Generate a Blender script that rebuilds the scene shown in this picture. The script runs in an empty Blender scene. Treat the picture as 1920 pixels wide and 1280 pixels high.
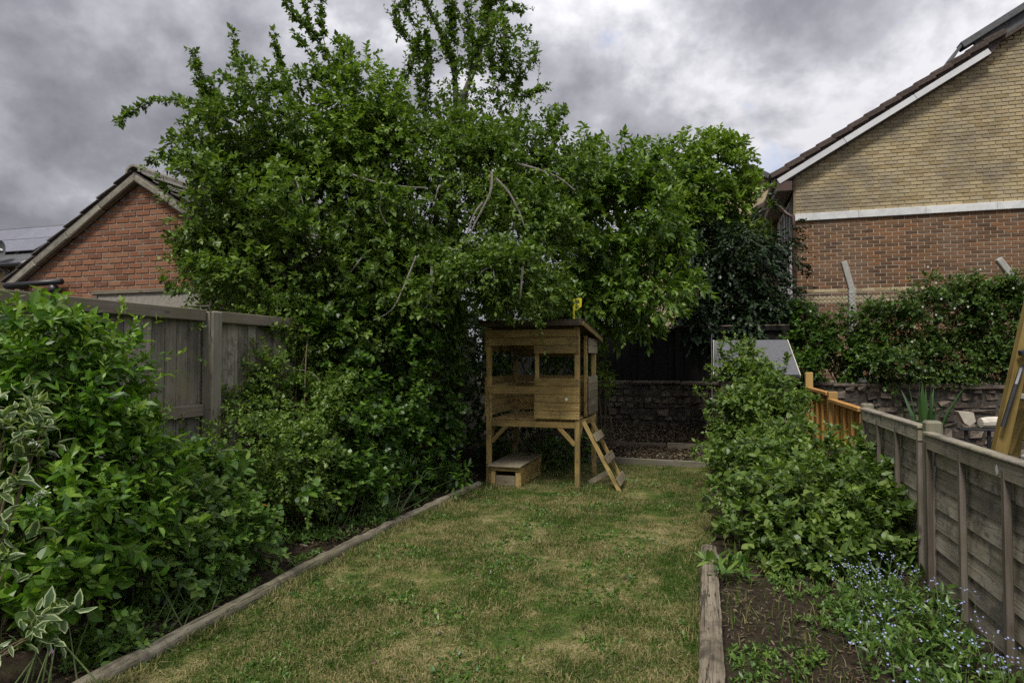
import bpy, math, random
import numpy as np
from mathutils import Matrix, Vector, Euler, noise

rad = math.radians
S = bpy.context.scene
COL = S.collection
random.seed(7)

# ------------------------------------------------------------------ camera
YAW, PITCH, CAMZ, FPX = rad(16.8), rad(1.67), 1.58, 1200.0
cam_d = bpy.data.cameras.new('camera')
cam = bpy.data.objects.new('camera', cam_d); COL.objects.link(cam)
cam.location = (0, 0, CAMZ)
cam.rotation_euler = Euler((rad(90) + PITCH, 0, YAW))
cam_d.lens = 22.5; cam_d.sensor_width = 36; cam_d.clip_start = .05; cam_d.clip_end = 600
S.camera = cam
# ------------------------------------------------------------------ world
SUN_EL, SUN_AZ = rad(56), rad(192)       # azimuth: direction the light comes from, clockwise from +Y
W = bpy.data.worlds.new('World'); S.world = W; W.use_nodes = True
nt = W.node_tree; nt.nodes.clear()


class NG:
    """little helper for node graphs"""
    def __init__(s, tree): s.t = tree
    def n(s, typ, ins=None, **kw):
        nd = s.t.nodes.new(typ)
        for k, v in kw.items(): setattr(nd, k, v)
        for k, v in (ins or {}).items():
            sock = nd.inputs[k]
            if isinstance(v, bpy.types.NodeSocket): s.t.links.new(v, sock)
            else: sock.default_value = v
        return nd
    def link(s, a, b): s.t.links.new(a, b)
    def math(s, op, a, b=0.0, c=0.0, clamp=False):
        nd = s.n('ShaderNodeMath', {0: a, 1: b, 2: c}, operation=op); nd.use_clamp = clamp
        return nd.outputs[0]
    def mix(s, f, a, b, mode='MIX'):
        nd = s.n('ShaderNodeMix', data_type='RGBA', blend_type=mode)
        for k, v in ((0, f), (6, a), (7, b)):
            if isinstance(v, bpy.types.NodeSocket): s.link(v, nd.inputs[k])
            else: nd.inputs[k].default_value = v if k == 0 else (*v, 1) if len(v) == 3 else v
        return nd.outputs[2]
    def ramp(s, f, stops, interp='LINEAR'):
        nd = s.n('ShaderNodeValToRGB', {0: f}); cr = nd.color_ramp; cr.interpolation = interp
        while len(cr.elements) < len(stops): cr.elements.new(.5)
        for e, (p, c) in zip(cr.elements, stops):
            e.position = p; e.color = (c, c, c, 1) if not hasattr(c, '__len__') else (*c, 1)
        return nd.outputs[0]
    def noise(s, vec, scale, detail=4, rough=.55, dist=0, lac=2):
        return s.n('ShaderNodeTexNoise', {'Vector': vec, 'Scale': scale, 'Detail': detail, 'Roughness': rough, 'Distortion': dist, 'Lacunarity': lac}).outputs[0]
    def mapping(s, vec, loc=(0, 0, 0), rot=(0, 0, 0), sc=(1, 1, 1)):
        return s.n('ShaderNodeMapping', {'Vector': vec, 'Location': loc, 'Rotation': rot, 'Scale': sc}).outputs[0]


g = NG(nt)
SKYK = .15
dirv = g.n('ShaderNodeTexCoord').outputs['Generated']
sp = g.n('ShaderNodeSeparateXYZ', {0: dirv})
zz = g.math('ADD', g.math('MAXIMUM', sp.outputs[2], 0.0), .3)
pl = g.n('ShaderNodeCombineXYZ', {0: g.math('DIVIDE', sp.outputs[0], zz), 1: g.math('DIVIDE', sp.outputs[1], zz), 2: 0.0}).outputs[0]
sky = g.n('ShaderNodeTexSky', sky_type='NISHITA', sun_disc=False, sun_elevation=SUN_EL, sun_rotation=SUN_AZ)
cdir = g.mapping(dirv, (0, 0, 0), (0, 0, 0), (1, 1, 1.35))
big = g.noise(g.mapping(cdir, (3.1, 7.7, 0)), 2.1, 3, .5, .1)
mid = g.noise(g.mapping(cdir, (1.3, 2.2, 0.4)), 4.6, 10, .57, .1)
side = g.math('MULTIPLY', sp.outputs[0], .26)          # the thinner cloud lies to the east
shade = g.math('ADD', g.math('ADD', g.math('MULTIPLY', big, .8), g.math('MULTIPLY', mid, 1.15)), side)
cloud = g.ramp(g.math('SUBTRACT', shade, .42), [(.25, (.6, .612, .7)), (.4, (.95, .96, 1.08)), (.53, (1.45, 1.45, 1.6)), (.66, (2.45, 2.43, 2.55))])
gap_n = g.noise(g.mapping(cdir, (8.4, 4.1, 0)), 6.5, 6, .6, .3)
gap = g.ramp(g.math('ADD', gap_n, g.math('MULTIPLY', sp.outputs[0], .16)), [(.58, 0.0), (.72, .6)])
skyc = g.mix(1.0, sky.outputs[0], (.62, .62, .68), 'MULTIPLY')
blue = g.mix(.6, skyc, (1.25, 1.5, 2.15))
wcol = g.mix(gap, cloud, blue)
# an overcast sky grows brighter towards the zenith
wcol = g.n('ShaderNodeVectorMath', {0: wcol, 3: g.math('ADD', .62, g.math('MULTIPLY', g.math('MAXIMUM', sp.outputs[2], 0.0), 1.24))}, operation='SCALE').outputs[0]
bg = g.n('ShaderNodeBackground', {'Color': wcol, 'Strength': SKYK})
g.link(bg.outputs[0], g.n('ShaderNodeOutputWorld').inputs[0])

sl = bpy.data.lights.new('sun', 'SUN'); sl.energy = 1.5; sl.angle = rad(12); sl.color = (1, .965, .9)
so = bpy.data.objects.new('sun', sl); COL.objects.link(so)
sdir = Vector((math.sin(SUN_AZ) * math.cos(SUN_EL), math.cos(SUN_AZ) * math.cos(SUN_EL), math.sin(SUN_EL)))
so.rotation_euler = sdir.to_track_quat('Z', 'Y').to_euler(); so.location = sdir * 60
S.view_settings.view_transform = 'Standard'; S.view_settings.look = 'None'
S.view_settings.gamma = 1; S.view_settings.use_curve_mapping = False
S.view_settings.exposure = 1.17
S.cycles.max_bounces = 8; S.cycles.diffuse_bounces = 3; S.cycles.transmission_bounces = 4; S.cycles.glossy_bounces = 2
S.cycles.use_denoising = False

# ------------------------------------------------------------------ geometry helpers
RV = np.array([math.cos(YAW), math.sin(YAW), 0]); FV0 = np.array([-math.sin(YAW), math.cos(YAW), 0])
FV = FV0 * math.cos(PITCH) + np.array([0, 0, math.sin(PITCH)]); UV = -FV0 * math.sin(PITCH) + np.array([0, 0, math.cos(PITCH)])
CP = np.array([0, 0, CAMZ])


def at(px, py, d):
    return CP + FV * d + RV * ((px - 960) / FPX * d) + UV * ((640 - py) / FPX * d)


def proj(P):
    q = np.asarray(P) - CP
    d = q @ FV
    return 960 + FPX * (q @ RV) / d, 640 - FPX * (q @ UV) / d, d


WM = {}


def tag(o, label=None, cat=None, group=None, kind=None):
    if label: o['label'] = label
    if cat: o['category'] = cat
    if group: o['group'] = group
    if kind: o['kind'] = kind
    return o


def thing(name, loc, label, cat, group=None):
    o = bpy.data.objects.new(name, None); COL.objects.link(o)
    o.empty_display_size = .1
    o.location = loc; WM[o.name] = Matrix.Translation(loc)
    return tag(o, label, cat, group)


def put(name, me, parent=None, M=None):
    o = bpy.data.objects.new(name, me); COL.objects.link(o)
    M = M or Matrix.Identity(4)
    WM[o.name] = M
    if parent is not None:
        o.parent = parent; o.matrix_basis = WM[parent.name].inverted() @ M
    else:
        o.matrix_basis = M
    return o


def raw_mesh(name, V, F, mat=None, rnd=None, edge=None, smooth=False):
    """V (n,3); F list of index arrays (m,k)"""
    me = bpy.data.meshes.new(name)
    V = np.asarray(V, dtype=np.float32)
    if not isinstance(F, list): F = [F]
    F = [np.asarray(f, dtype=np.int32) for f in F if len(f)]
    tot = np.concatenate([np.full(len(f), f.shape[1], np.int32) for f in F])
    idx = np.concatenate([f.ravel() for f in F])
    me.vertices.add(len(V)); me.vertices.foreach_set('co', V.ravel())
    me.loops.add(len(idx)); me.loops.foreach_set('vertex_index', idx)
    me.polygons.add(len(tot))
    st = np.zeros(len(tot), np.int32); st[1:] = np.cumsum(tot)[:-1]
    me.polygons.foreach_set('loop_start', st)
    try: me.polygons.foreach_set('loop_total', tot)
    except Exception: pass
    me.polygons.foreach_set('use_smooth', np.full(len(tot), bool(smooth)))
    me.update(calc_edges=True); me.validate()
    for nm, a in (('rnd', rnd), ('edge', edge)):
        if a is not None:
            at_ = me.attributes.new(nm, 'FLOAT', 'POINT'); at_.data.foreach_set('value', np.asarray(a, np.float32))
    if mat: me.materials.append(mat)
    return me


class MB:
    """collects simple solids that belong to one part"""
    def __init__(s): s.v = []; s.f3 = []; s.f4 = []; s.r = []; s.n = 0
    def add(s, V, f3=(), f4=(), r=None):
        V = np.asarray(V, float)
        s.v.append(V)
        if len(f3): s.f3.append(np.asarray(f3) + s.n)
        if len(f4): s.f4.append(np.asarray(f4) + s.n)
        s.r.append(np.full(len(V), random.random() if r is None else r)); s.n += len(V)
        return s
    def cbox(s, M, dims, c=.004, jit=0, r=None):
        V, f3, f4 = cbox_data(dims, c)
        if jit: V = V + np.random.default_rng(random.randrange(10**9)).normal(0, jit, V.shape)
        M = np.array(M)
        return s.add(V @ M[:3, :3].T + M[:3, 3], f3, f4, r)
    def box(s, c, d, ch=.004, jit=0, r=None): return s.cbox(Matrix.Translation(c), d, ch, jit, r)
    def bar(s, p0, p1, up, Wd, T, c=.004, r=None):
        M, L = frame(p0, p1, up); return s.cbox(M, (L, Wd, T), c, 0, r)
    def tube(s, pts, rr, n=6, r=None):
        pts = np.asarray(pts, float); rr = np.broadcast_to(np.asarray(rr, float), (len(pts),))
        tan = np.gradient(pts, axis=0); tan /= np.linalg.norm(tan, axis=1)[:, None] + 1e-9
        ref = np.array([.31, .21, .93]) if abs(tan[:, 2]).mean() < .8 else np.array([.95, .2, .1])
        a = np.cross(tan, ref); a /= np.linalg.norm(a, axis=1)[:, None] + 1e-9
        b = np.cross(tan, a)
        th = np.arange(n) / n * 2 * math.pi
        V = pts[:, None] + rr[:, None, None] * (np.cos(th)[None, :, None] * a[:, None] + np.sin(th)[None, :, None] * b[:, None])
        m = len(pts); i = np.arange(m - 1)[:, None] * n; j = np.arange(n)[None]; k = (j + 1) % n
        q = np.stack([i + j, i + k, i + n + k, i + n + j], -1).reshape(-1, 4)
        V = V.reshape(-1, 3)
        caps = np.array([[0, e + 1, e] for e in range(1, n - 1)] + [[(m - 1) * n, (m - 1) * n + e, (m - 1) * n + e + 1] for e in range(1, n - 1)])
        return s.add(V, caps, q, r)
    def mesh(s, name, mat, smooth=False):
        return raw_mesh(name, np.concatenate(s.v), ([np.concatenate(s.f3)] if s.f3 else []) + ([np.concatenate(s.f4)] if s.f4 else []), mat, np.concatenate(s.r), None, smooth)
    def build(s, name, mat, parent=None, smooth=False):
        """part in world coordinates"""
        me = s.mesh(name, mat, smooth)
        if parent is None: return put(name, me)
        o = put(name, me, parent, Matrix.Identity(4))
        return o


_cb = {}


def cbox_data(dims, c):
    h = np.array(dims) / 2
    c = min(c, *(h * .8))
    V = []; idx = {}
    for sx in (-1, 1):
        for sy in (-1, 1):
            for sz in (-1, 1):
                for ax in range(3):
                    p = np.array([sx, sy, sz]) * (h - c); p[ax] = (sx, sy, sz)[ax] * h[ax]
                    idx[(sx, sy, sz, ax)] = len(V); V.append(p)
    f3, f4 = [], []
    s2 = (-1, 1)
    for ax in range(3):
        b, d = [k for k in range(3) if k != ax]
        for s in s2:
            def key(u, w):
                t = [0, 0, 0]; t[ax] = s; t[b] = u; t[d] = w; return (*t, ax)
            q = [idx[key(-1, -1)], idx[key(1, -1)], idx[key(1, 1)], idx[key(-1, 1)]]
            f4.append((q, np.eye(3)[ax] * s))
    for ax in range(3):          # edges along ax
        b, d = [k for k in range(3) if k != ax]
        for u in s2:
            for w in s2:
                def key(e, a2):
                    t = [0, 0, 0]; t[ax] = e; t[b] = u; t[d] = w; return (*t, a2)
                q = [idx[key(-1, b)], idx[key(1, b)], idx[key(1, d)], idx[key(-1, d)]]
                nrm = np.zeros(3); nrm[b] = u; nrm[d] = w
                f4.append((q, nrm))
    for sx in s2:
        for sy in s2:
            for sz in s2:
                f3.append(([idx[(sx, sy, sz, k)] for k in range(3)], np.array([sx, sy, sz])))
    V = np.array(V)
    def fix(fl):
        out = []
        for q, nrm in fl:
            a, b, c_ = V[q[0]], V[q[1]], V[q[2]]
            out.append(q if np.dot(np.cross(b - a, c_ - a), nrm) > 0 else q[::-1])
        return np.array(out)
    return V, fix(f3), fix(f4)


def frame(p0, p1, up):
    p0, p1 = Vector(p0), Vector(p1)
    x = p1 - p0; L = x.length; x = x / L
    z = x.cross(Vector(up)).normalized(); y = z.cross(x)
    M = Matrix(((x.x, y.x, z.x, 0), (x.y, y.y, z.y, 0), (x.z, y.z, z.z, 0), (0, 0, 0, 1)))
    M.translation = (p0 + p1) / 2
    return M, L


_mesh_cache = {}


def plank(parent, name, p0, p1, up, Wd, T, mat, c=.004, jit=0.0):
    """a board from p0 to p1 (centre line); width along up, thickness across; local X is its grain"""
    M, L = frame(p0, p1, up)
    key = (round(L, 3), round(Wd, 3), round(T, 3), mat.name, c, jit and random.randrange(6))
    me = _mesh_cache.get(key)
    if me is None:
        b = MB(); b.cbox(Matrix.Identity(4), (L, Wd, T), c, jit); me = b.mesh(name, mat); _mesh_cache[key] = me
    return put(name, me, parent, M)


# ------------------------------------------------------------------ materials
def new_mat(name):
    m = bpy.data.materials.new(name); m.use_nodes = True
    t = m.node_tree; t.nodes.clear()
    return m, NG(t)


def finish(g, col, rough=.8, spec=.3, bump=None, bstr=.3, bdist=.01, metal=0.0, normal=None):
    p = g.n('ShaderNodeBsdfPrincipled')
    for k, v in (('Base Color', col), ('Roughness', rough), ('Specular IOR Level', spec), ('Metallic', metal)):
        if isinstance(v, bpy.types.NodeSocket): g.link(v, p.inputs[k])
        else: p.inputs[k].default_value = (*v, 1) if hasattr(v, '__len__') and len(v) == 3 else v
    if bump is not None:
        b = g.n('ShaderNodeBump', {'Strength': bstr, 'Distance': bdist, 'Height': bump}); g.link(b.outputs[0], p.inputs['Normal'])
    o = g.n('ShaderNodeOutputMaterial'); g.link(p.outputs[0], o.inputs[0])
    return p, o


def rnd_val(g):
    a = g.n('ShaderNodeAttribute', attribute_name='rnd').outputs['Fac']
    o = g.n('ShaderNodeObjectInfo').outputs['Random']
    return g.math('FRACT', g.math('ADD', g.math('MULTIPLY', a, 1.0), o))


def wood(name, cols, knots=True, wear=None, rough=.8, grain=1.0, algae=None, bstr=.35, cracks=0):
    m, g = new_mat(name)
    tc = g.n('ShaderNodeTexCoord').outputs['Object']
    r = rnd_val(g)
    off = g.n('ShaderNodeCombineXYZ', {0: g.math('MULTIPLY', r, 37.0), 1: g.math('MULTIPLY', r, 11.0), 2: g.math('MULTIPLY', r, 23.0)}).outputs[0]
    v = g.n('ShaderNodeVectorMath', {0: tc, 1: off}, operation='ADD').outputs[0]
    gr = g.noise(g.mapping(v, sc=(2.0, 40 * grain, 40 * grain)), 1.0, 5, .65, .6)
    fine = g.noise(g.mapping(v, sc=(6, 260, 260)), 1.0, 2, .6)
    tone = g.noise(v, 2.3, 3, .6)
    f = g.math('ADD', g.math('MULTIPLY', gr, .6), g.math('ADD', g.math('MULTIPLY', fine, .25), g.math('MULTIPLY', g.math('SUBTRACT', r, .5), .32)))
    f = g.math('ADD', f, g.math('MULTIPLY', g.math('SUBTRACT', tone, .5), .5))
    col = g.ramp(f, [(.2, cols[0]), (.45, cols[1]), (.7, cols[2])])
    h = g.math('ADD', g.math('MULTIPLY', gr, .7), g.math('MULTIPLY', fine, .4))
    if knots:
        vo = g.n('ShaderNodeTexVoronoi', {'Vector': g.mapping(v, sc=(3.2, 9, 9)), 'Scale': 1.0}).outputs['Distance']
        k = g.ramp(vo, [(.06, 1.0), (.16, 0.0)])
        col = g.mix(g.math('MULTIPLY', k, .65), col, tuple(c * .35 for c in cols[0]))
    if cracks:
        ck = g.noise(g.mapping(v, sc=(1.6, 55, 55)), 1.0, 3, .6, 1.2)
        ck = g.ramp(ck, [(.36, 1.0), (.43, 0.0)])
        col = g.mix(g.math('MULTIPLY', ck, cracks), col, (.012, .01, .008)); h = g.math('SUBTRACT', h, g.math('MULTIPLY', ck, 1.2))
    if wear:
        w = g.ramp(g.noise(v, 4.0, 6, .75), [(.5, 0.0), (.62, .85)])
        col = g.mix(w, col, wear)
    if algae:
        geo = g.n('ShaderNodeNewGeometry').outputs['Position']
        w = g.ramp(g.noise(geo, 2.2, 6, .7), [(.48, 0.0), (.68, .75)])
        col = g.mix(w, col, algae)
    finish(g, col, rough, .25, h, bstr, .006)
    return m


def brick_mat(name, cols, smear=None, stain=None):
    m, g = new_mat(name)
    r = rnd_val(g)
    pos = g.n('ShaderNodeNewGeometry').outputs['Position']
    n1 = g.noise(pos, 30, 5, .65); n2 = g.noise(pos, 140, 3, .6); n3 = g.noise(pos, .9, 4, .6)
    f = g.math('ADD', g.math('MULTIPLY', r, .75), g.math('MULTIPLY', g.math('SUBTRACT', n1, .5), .6))
    col = g.ramp(f, [(i / (len(cols) - 1), c) for i, c in enumerate(cols)])
    if smear:
        col = g.mix(g.ramp(g.noise(pos, 17, 6, .75), [(.56, 0.0), (.72, .55)]), col, smear)
    if stain:
        col = g.mix(g.ramp(n3, [(.46, 0.0), (.66, .75)]), col, stain)
    finish(g, col, .9, .2, g.math('ADD', n1, g.math('MULTIPLY', n2, .5)), .5, .004)
    return m


def plain(name, c1, c2, scale=8, rough=.85, bstr=.3, bdist=.01, spec=.25, metal=0.0, vec='Object', detail=6, lo=.35, hi=.65, rv=.25):
    m, g = new_mat(name)
    v = g.n('ShaderNodeTexCoord').outputs['Object'] if vec == 'Object' else g.n('ShaderNodeNewGeometry').outputs['Position']
    r = rnd_val(g)
    n = g.noise(v, scale, detail, .65)
    f = g.math('ADD', n, g.math('MULTIPLY', g.math('SUBTRACT', r, .5), rv))
    col = g.ramp(f, [(lo, c1), (hi, c2)])
    finish(g, col, rough, spec, g.noise(v, scale * 5, 4, .6), bstr, bdist, metal)
    return m


def leaf_mat(name, cols, margin=None, trans=.32, rough=.4, spec=.4, tcol=None, vein=.25):
    m, g = new_mat(name)
    r = rnd_val(g)
    e = g.n('ShaderNodeAttribute', attribute_name='edge').outputs['Fac']
    pos = g.n('ShaderNodeNewGeometry').outputs['Position']
    cl = g.noise(pos, 1.6, 3, .5)
    f = g.math('ADD', g.math('MULTIPLY', r, 1.0), g.math('MULTIPLY', g.math('SUBTRACT', cl, .55), .8))
    col = g.ramp(f, [(i / (len(cols) - 1), c) for i, c in enumerate(cols)])
    if vein:
        col = g.mix(g.ramp(e, [(.0, vein), (.12, 0.0)]), col, tuple(min(1, c * 1.7 + .03) for c in cols[-1]))
    if margin:
        nn = g.noise(pos, 55, 3, .6)
        mk = g.ramp(g.math('ADD', e, g.math('MULTIPLY', g.math('SUBTRACT', nn, .5), .45)), [(.62, 0.0), (.7, 1.0)])
        col = g.mix(mk, col, margin)
    p = g.n('ShaderNodeBsdfPrincipled', {'Base Color': col, 'Roughness': rough, 'Specular IOR Level': spec})
    tr = g.n('ShaderNodeBsdfTranslucent', {'Color': g.mix(1.0, col, tcol or (1.25, 1.35, .55), 'MULTIPLY')})
    mx = g.n('ShaderNodeMixShader', {0: trans, 1: p.outputs[0], 2: tr.outputs[0]})
    g.link(mx.outputs[0], g.n('ShaderNodeOutputMaterial').inputs[0])
    return m


M_ = {}
M_['grey_wood'] = wood('weathered grey board', cracks=.35, cols=[(0.114, 0.100, 0.081), (0.229, 0.203, 0.160), (0.364, 0.326, 0.253)], wear=(0.101, 0.088, 0.061), algae=(0.202, 0.175, 0.103))
M_['rail_wood'] = wood('weathered brown rail', [(0.087, 0.069, 0.050), (0.162, 0.134, 0.101), (0.231, 0.202, 0.151)], algae=(0.128, 0.118, 0.060))
M_['post_wood'] = wood('pale weathered post', [(.13, .115, .085), (.2, .18, .135), (.28, .255, .2)], algae=(.16, .16, .1))
M_['lap_wood'] = wood('lap panel board', cracks=.35, cols=[(0.157, 0.137, 0.106), (0.326, 0.284, 0.223), (0.507, 0.451, 0.357)], wear=(0.103, 0.092, 0.078), algae=(0.266, 0.243, 0.150))
M_['batten'] = wood('lap panel batten', [(0.087, 0.070, 0.054), (0.151, 0.125, 0.103), (0.231, 0.201, 0.164)], algae=(0.116, 0.100, 0.061))
M_['orange_wood'] = wood('new orange board', [(.24, .11, .03), (.4, .2, .055), (.52, .29, .09)])
M_['orange_post'] = wood('new yellow post', [(.28, .17, .06), (.4, .26, .09), (.5, .34, .13)])
M_['play_wood'] = wood('playhouse board', cracks=.3, cols=[(0.172, 0.114, 0.037), (0.331, 0.227, 0.079), (0.477, 0.356, 0.140)], wear=(0.159, 0.120, 0.050), grain=.8)
M_['play_dark'] = wood('playhouse roof board', [(0.048, 0.035, 0.022), (0.088, 0.066, 0.044), (0.136, 0.109, 0.074)])
M_['play_grey'] = wood('weathered playhouse board', [(0.126, 0.100, 0.063), (0.210, 0.175, 0.113), (0.294, 0.250, 0.168)])
M_['sleeper'] = wood('cracked sleeper', [(0.014, 0.011, 0.008), (0.148, 0.121, 0.085), (0.307, 0.259, 0.186)], wear=(0.058, 0.047, 0.033), grain=1.0, bstr=1.0, cracks=.75)
M_['log'] = wood('pale round log', [(0.116, 0.099, 0.070), (0.266, 0.235, 0.169), (0.416, 0.370, 0.273)], wear=(0.105, 0.090, 0.059), algae=(0.151, 0.140, 0.079), bstr=.9, cracks=.55)
M_['dark_wood'] = wood('stained board darkened for shade', [(.006, .0055, .005), (.01, .009, .008), (.015, .013, .011)])  # dark stain taken nearly to black, with the tree shade put into it
M_['ochre_wood'] = wood('ochre timber', [(.12, .08, .02), (.22, .155, .045), (.3, .22, .08)])
M_['brick_red'] = brick_mat('red brick', [(0.142, 0.063, 0.038), (0.209, 0.090, 0.048), (0.251, 0.122, 0.067), (0.193, 0.104, 0.071)], smear=(0.301, 0.279, 0.257))
M_['brick_buff'] = brick_mat('buff brick', [(0.291, 0.213, 0.106), (0.388, 0.310, 0.175), (0.446, 0.359, 0.212), (0.349, 0.291, 0.191), (0.194, 0.145, 0.090)], stain=(0.165, 0.145, 0.117))
M_['brick_brown'] = brick_mat('brown brick', [(0.081, 0.045, 0.027), (0.138, 0.073, 0.038), (0.184, 0.093, 0.045), (0.218, 0.103, 0.047), (0.138, 0.088, 0.054)], stain=(0.172, 0.118, 0.081))
M_['mortar'] = plain('pale mortar', (.28, .25, .19), (.42, .37, .28), 25)
M_['mortar_dark'] = plain('grey mortar', (.16, .145, .12), (.27, .25, .21), 25)
M_['mortar_buff'] = plain('buff mortar', (.2, .16, .1), (.28, .24, .16), 25)
M_['stone_band'] = plain('pale stone band', (.5, .5, .49), (.66, .66, .64), 6, vec='P')
M_['concrete'] = plain('concrete', (.3, .29, .26), (.42, .41, .37), 18)
M_['verge'] = plain('lichen concrete verge', (.16, .145, .11), (.27, .25, .2), 14)
M_['tile_dark'] = plain('brown roof tile', (.05, .036, .03), (.1, .075, .062), 22)
M_['tile_moss'] = plain('mossy roof tile', (.075, .065, .06), (.17, .15, .13), 24, vec='P')
M_['slate'] = plain('slate', (.07, .07, .072), (.12, .12, .125), 14)
M_['white_paint'] = plain('white painted board', (.52, .52, .52), (.64, .64, .64), 3, rough=.5, bstr=.05)
M_['cream_render'] = plain('cream render', (.5, .44, .33), (.62, .55, .43), 20, vec='P')
M_['black_plastic'] = plain('black plastic', (.015, .015, .016), (.03, .03, .032), 5, rough=.4, bstr=.05, spec=.5)
M_['brown_plastic'] = plain('brown plastic', (.05, .028, .022), (.08, .045, .035), 5, rough=.45, bstr=.05, spec=.4)
M_['panel'] = plain('solar panel', (.16, .16, .19), (.2, .2, .235), 4, rough=.3, bstr=.02, spec=.8)
M_['felt'] = plain('roofing felt', (.085, .085, .092), (.135, .135, .145), 30, rough=.95, bstr=.5, bdist=.003)
M_['stone'] = plain('rubble stone', (0.052, 0.040, 0.032), (0.174, 0.140, 0.107), 9, vec='P', rv=.4, bstr=.9, bdist=.02)
M_['stone_mortar'] = plain('old lime mortar', (.05, .044, .036), (.1, .088, .07), 16, vec='P', bstr=.6)
M_['bark'] = plain('bark', (.05, .042, .036), (.13, .115, .1), 26, bstr=.8, bdist=.01, vec='P')
M_['twig'] = plain('pale bare twig', (.13, .115, .095), (.24, .22, .19), 30, vec='P')
M_['stem'] = plain('brown stem', (.08, .06, .035), (.14, .11, .06), 30, vec='P')
M_['green_stem'] = plain('green stem', (.08, .12, .035), (.12, .16, .06), 30, vec='P')
M_['yellow_plastic'] = plain('yellow plastic', (.5, .45, .02), (.6, .54, .03), 5, rough=.4, bstr=.02)
M_['ink'] = plain('black print', (.015, .015, .015), (.03, .03, .03), 5, bstr=.02)
M_['rust_orange'] = plain('orange painted metal', (.5, .2, .03), (.62, .3, .05), 30, rough=.5)
M_['wire'] = plain('galvanised wire', (.2, .19, .17), (.3, .29, .26), 20, rough=.6)
M_['glass'] = plain('window glass', (.05, .06, .07), (.09, .1, .11), 2, rough=.08, bstr=.01, spec=.8)
M_['petal_white'] = plain('white petal', (.62, .62, .56), (.78, .78, .72), 20, bstr=.02)
M_['petal_blue'] = plain('pale blue petal', (0.224, 0.264, 0.508), (0.384, 0.416, 0.623), 8, bstr=.02, lo=.25, hi=.75)
M_['petal_pink'] = plain('pink petal', (.5, .2, .5), (.6, .3, .6), 20, bstr=.02)
M_['yellow_petal'] = plain('yellow petal', (.7, .5, .03), (.8, .62, .05), 20, bstr=.02)
M_['pale_stone'] = plain('pale stone', (.4, .36, .29), (.56, .51, .42), 14, vec='P')

L_ = {}
L_['apple'] = leaf_mat('apple leaf', [(0.051, 0.088, 0.014), (0.079, 0.139, 0.021), (0.125, 0.197, 0.030), (0.178, 0.254, 0.043)])
L_['ivy'] = leaf_mat('ivy leaf', [(0.029, 0.059, 0.010), (0.047, 0.100, 0.015), (0.079, 0.159, 0.020), (0.135, 0.239, 0.027)], rough=.35, spec=.45)
L_['cherry'] = leaf_mat('cherry leaf', [(0.052, 0.103, 0.014), (0.087, 0.157, 0.021), (0.140, 0.226, 0.030), (0.202, 0.295, 0.041)])
L_['bright'] = leaf_mat('spring green leaf', [(0.071, 0.127, 0.016), (0.121, 0.200, 0.025), (0.171, 0.260, 0.035), (0.227, 0.314, 0.052)])
L_['mock'] = leaf_mat('mock orange leaf', [(0.046, 0.114, 0.012), (0.078, 0.168, 0.018), (0.125, 0.234, 0.027), (0.204, 0.321, 0.041)], trans=.36)
L_['dogwood'] = leaf_mat('variegated leaf', [(.05, .09, .03), (.07, .12, .04), (.1, .155, .055)], margin=(.4, .45, .24), vein=0)
L_['rasp'] = leaf_mat('raspberry leaf', [(0.053, 0.100, 0.017), (0.082, 0.140, 0.026), (0.126, 0.194, 0.039), (0.194, 0.258, 0.058)])
L_['bramble'] = leaf_mat('bramble leaf', [(0.029, 0.062, 0.013), (0.046, 0.091, 0.017), (0.075, 0.130, 0.025), (0.123, 0.182, 0.038)])
L_['conifer'] = leaf_mat('conifer spray', [(0.015, 0.031, 0.013), (0.025, 0.047, 0.018), (0.040, 0.067, 0.024)], trans=.12, vein=0)
L_['herb'] = leaf_mat('herb leaf', [(0.043, 0.098, 0.017), (0.072, 0.143, 0.025), (0.116, 0.202, 0.038), (0.174, 0.260, 0.048)])
L_['iris'] = leaf_mat('sword leaf', [(.03, .07, .02), (.045, .1, .03), (.065, .13, .04)], trans=.2)
L_['dead'] = leaf_mat('dead leaf litter', [(.045, .03, .018), (.08, .055, .032), (.13, .095, .055), (.19, .15, .09)], trans=.1, vein=0, tcol=(1, .9, .7))

# grass and lawn share one pattern of green and straw patches
def grass_col(g, bladed):
    pos = g.n('ShaderNodeNewGeometry').outputs['Position']
    big = g.noise(pos, 1.15, 5, .62, .4); sm = g.noise(pos, 6.5, 4, .65); cl = g.noise(g.mapping(pos, (5, 3, 0)), 2.6, 4, .6)
    f = g.math('ADD', g.math('MULTIPLY', big, .66), g.math('MULTIPLY', sm, .54))
    if bladed:
        r = rnd_val(g); f = g.math('ADD', f, g.math('MULTIPLY', g.math('SUBTRACT', r, .5), .34))
    col = g.ramp(f, [(.42, (.044, .096, .012)), (.53, (.078, .13, .02)), (.605, (.15, .162, .045)), (.7, (.32, .275, .125))])
    col = g.mix(g.ramp(cl, [(.56, 0.0), (.7, .7)]), col, (.045, .092, .017))
    return col, pos


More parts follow.
